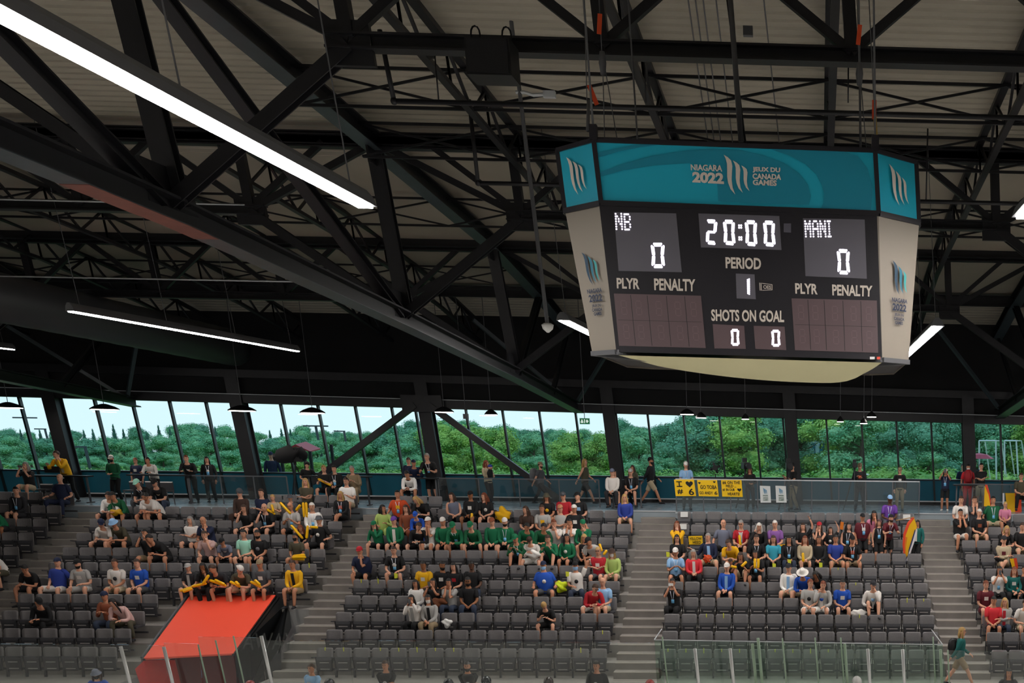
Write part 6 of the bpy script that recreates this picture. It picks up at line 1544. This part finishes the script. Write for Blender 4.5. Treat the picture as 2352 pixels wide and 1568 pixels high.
# height of the top of a tree at depth Y seen at pixel row y
def treeat(px_, ytop, Y, kind, v, mi, label, group, w_=1.0): 
    p = at(px_, ytop, Y=Y); tree(kind, v, p.x, Y, p.z+2.7, mi, label, group, w_)
def hz(x):                                            # skyline of the photo, left to right
    pts = [(-60, 985), (60, 985), (150, 985), (250, 972), (330, 982), (420, 968), (520, 975), (640, 985), (690, 975), (780, 990), (860, 985), (950, 962), (1010, 962), (1060, 950), (1110, 985), (1150, 968), (1230, 978), (1300, 985), (1400, 985), (1430, 955), (1470, 975), (1560, 955), (1600, 935), (1700, 930), (2400, 925)]
    for (a, za), (b, zb) in zip(pts, pts[1:]):
        if x <= b: return za+(zb-za)*(x-a)/(b-a)
    return 930
BAYC = {}
BAYS = [(-999, 'left-edge bay'), (125, 'second window bay'), (550, 'third window bay'), (980, 'fourth window bay'), (1400, 'fifth window bay'), (1815, 'sixth window bay'), (2222, 'last window bay')]
NW = ['first', 'second', 'third', 'fourth', 'fifth', 'sixth', 'seventh', 'eighth', 'ninth', 'tenth', 'eleventh', 'twelfth', 'thirteenth', 'fourteenth', 'fifteenth', 'sixteenth', 'seventeenth', 'eighteenth', 'nineteenth', 'twentieth']
def bay(x, kind):
    n = [n for a, n in BAYS if x >= a][-1]; BAYC[(n, kind)] = BAYC.get((n, kind), -1)+1
    return ', %s from left in the %s' % (NW[min(19, BAYC[(n, kind)])], n)
x = -80; k = 0
while x < 2480:                                       # far row
    y = hz(x)+R2.uniform(-5, 7); con = x < 900 and R2.random() < .4
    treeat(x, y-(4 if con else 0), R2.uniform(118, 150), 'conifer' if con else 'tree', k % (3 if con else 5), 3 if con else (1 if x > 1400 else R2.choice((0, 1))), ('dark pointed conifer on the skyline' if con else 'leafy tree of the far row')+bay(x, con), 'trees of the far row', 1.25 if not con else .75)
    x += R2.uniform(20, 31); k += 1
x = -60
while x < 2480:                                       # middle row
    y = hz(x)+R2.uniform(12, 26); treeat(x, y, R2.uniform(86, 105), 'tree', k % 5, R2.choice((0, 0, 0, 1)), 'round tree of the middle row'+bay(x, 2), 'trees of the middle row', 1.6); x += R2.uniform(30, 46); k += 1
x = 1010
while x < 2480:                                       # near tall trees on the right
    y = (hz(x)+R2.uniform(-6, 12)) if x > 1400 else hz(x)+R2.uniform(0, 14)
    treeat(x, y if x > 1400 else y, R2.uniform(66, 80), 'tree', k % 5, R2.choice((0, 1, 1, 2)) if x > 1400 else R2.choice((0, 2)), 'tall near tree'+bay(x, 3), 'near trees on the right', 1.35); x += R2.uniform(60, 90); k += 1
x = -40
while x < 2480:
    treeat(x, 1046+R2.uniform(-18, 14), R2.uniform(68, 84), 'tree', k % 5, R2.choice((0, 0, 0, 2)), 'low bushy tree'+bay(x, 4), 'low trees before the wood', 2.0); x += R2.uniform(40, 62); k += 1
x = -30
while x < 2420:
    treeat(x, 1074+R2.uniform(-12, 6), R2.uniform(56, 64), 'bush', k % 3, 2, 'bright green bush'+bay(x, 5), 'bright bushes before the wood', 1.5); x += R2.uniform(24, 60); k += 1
# street lamps, goals, shelter, umbrella, vehicle
for x, y, Y, l in ((57, 959, 95, 'leftmost, two-armed'), (103, 985, 110, 'right of the leftmost'), (195, 1026, 75, 'short one in the second bay'), (725, 978, 90, 'above the shrouded camera'), (790, 990, 110, 'right of the shrouded camera'), (1026, 985, 80, 'right of the braced column'), (1626, 1034, 70, 'behind the GO TOBA sign')):
    p = at(x, y, Y=Y); g = W(0, 0, 0); b = MB(); base = Vector((p.x+LEAN*(p.z+2.7), Y, -2.7)); b.tube([base, p], .10, n=6); b.bar(p-Vector((.9, 0, 0)), p+Vector((.9 if 'two' in l or 'above' in l else .1, 0, 0)), .12, .10); tag(b.build('street_lamp', M_steel2), 'tall outdoor lamp pole, '+l, 'lamp post', 'outdoor lamp poles')
M_goal = mat('white_goal', '#dfe6e6', .4)
for pts, l in ((((2249, 1120), (2249, 1012), (2287, 1012), (2289, 1120)), 'left'), (((2308, 1120), (2307, 1012), (2334, 1012), (2340, 1120)), 'right')):
    b = MB(); v = [at(x, y, Y=58) for x, y in pts]
    for p, q in zip(v, v[1:]): b.tube([p, q], .04, n=8)
    bk = [v[1]+Vector((.9, 1.4, 0)), v[2]+Vector((.9, 1.4, 0))]; 
    b.tube([v[1], v[1]+Vector((.4, .8, 0)), Vector((v[0].x+1.0, v[0].y+1.8, -2.7))], .03, n=6); b.tube([v[2], v[2]+Vector((.4, .8, 0)), Vector((v[3].x+1.0, v[3].y+1.8, -2.7))], .03, n=6)
    tag(b.build('goal_frame', M_goal), 'white goal frame outside, %s one at the far right' % l, 'goal', 'goal frames outside')
t = thing('shelter', 'open shelter with dark red gabled roof outside, behind the shrouded camera', 'shelter', at(680, 1070, Y=56)); a = at(645, 1038, Y=56); c = at(678, 1020, Y=56); d = at(712, 1036, Y=56)
b = MB(); b.poly([a, c, d, d-Vector((0, 0, .05)), c-Vector((0, 0, .10)), a-Vector((0, 0, .05))], (0, 1.2, .12)); b.build('roof', mat('shelter_red', '#a03034', .5), t)
b = MB()
for q in (a, d, a+Vector((0, 2.5, .3)), d+Vector((0, 2.5, .3))): b.bar(q, Vector((q.x, q.y, -2.7)), .12, .12)
b.build('posts', M_steel, t)
c = at(2249, 1040, Y=47.6); t = thing('umbrella', 'pink umbrella outside the glass at right', 'umbrella', c); b = MB(); n = 8; rim = [c+Vector((.62*math.cos(2*PI*i/n), .62*math.sin(2*PI*i/n), -.22)) for i in range(n)]; md = [c+Vector((.36*math.cos(2*PI*i/n), .36*math.sin(2*PI*i/n), -.06)) for i in range(n)]
b.add([c]+md+rim, [(0, 1+i, 1+(i+1) % n) for i in range(n)]+[(1+i, 1+n+i, 1+n+(i+1) % n, 1+(i+1) % n) for i in range(n)]); b.build('canopy', mat('umbrella_pink', '#d8506a', .6), t)
b = MB(); b.tube([c, c-Vector((0, 0, .9))], .012); b.build('shaft', M_grey, t)
for px_, py_, lab, lk in ((2238, 1066, 'person in dark clothes under the pink umbrella', 'sk a jL kl -'), (2212, 1072, 'person in navy outside beside the window column at right', 'sk a nS kl -'), (622, 1046, 'silhouetted person in a blue cap outside behind the shrouded camera', 'sk a nL jl cn')):
    hair, skin, top, bottom, hat = lk.split(); p = at(px_, py_, Y=47.6); sc = max(.8, min(1.1, (p.z+2.6)/1.6)); o, h = person((p.x, 47.6, p.z-1.6*sc), .3, 'stand', hair, skin, top, bottom, '' if hat == '-' else hat, {}, sc, ST['stand']); tag(o, lab, 'person', 'people outside')
t = thing('parked_van', 'white vehicle parked outside behind the person in black and gold', 'vehicle', at(1985, 1110, Y=60)); a, d = at(1932, 1112, Y=60), at(2021, 1090, Y=60)
b = MB(); b.b2((a.x, 60, a.z), (d.x, 61.8, d.z)); b.build('body', M_white, t); b = MB(); b.b2((a.x+.1, 59.97, a.z+.28), (d.x-.6, 60.0, d.z-.08)); b.build('side_window', M_black, t)
for xx in (a.x+.5, d.x-.5): b = MB(); b.tube([(xx, 59.95, a.z), (xx, 60.1, a.z)], .3, n=14, ref=(1, 0, 0)); b.build('wheel', M_black, t)
t = thing('reflection_block', 'pale building shape standing in for a reflection, right of the headset cameraman', 'building', at(1870, 1070, Y=100)); a, d = at(1836, 1062, Y=84), at(1916, 1010, Y=84)  # added block standing in for a pale greenish reflection
b = MB(); b.b2((a.x, 84, -2.7), (d.x, 86, d.z)); b.build('wall', mat('pale_reflection', '#7fa09c', .5, noise=.2, nscale=1), t)
for i in range(4): b = MB(); xx = a.x+.2+i*(d.x-a.x)/4; b.b2((xx, 83.95, d.z-1.2), (xx+(d.x-a.x)/4-.3, 84.0, d.z-.25)); b.build('window', M_span, t)
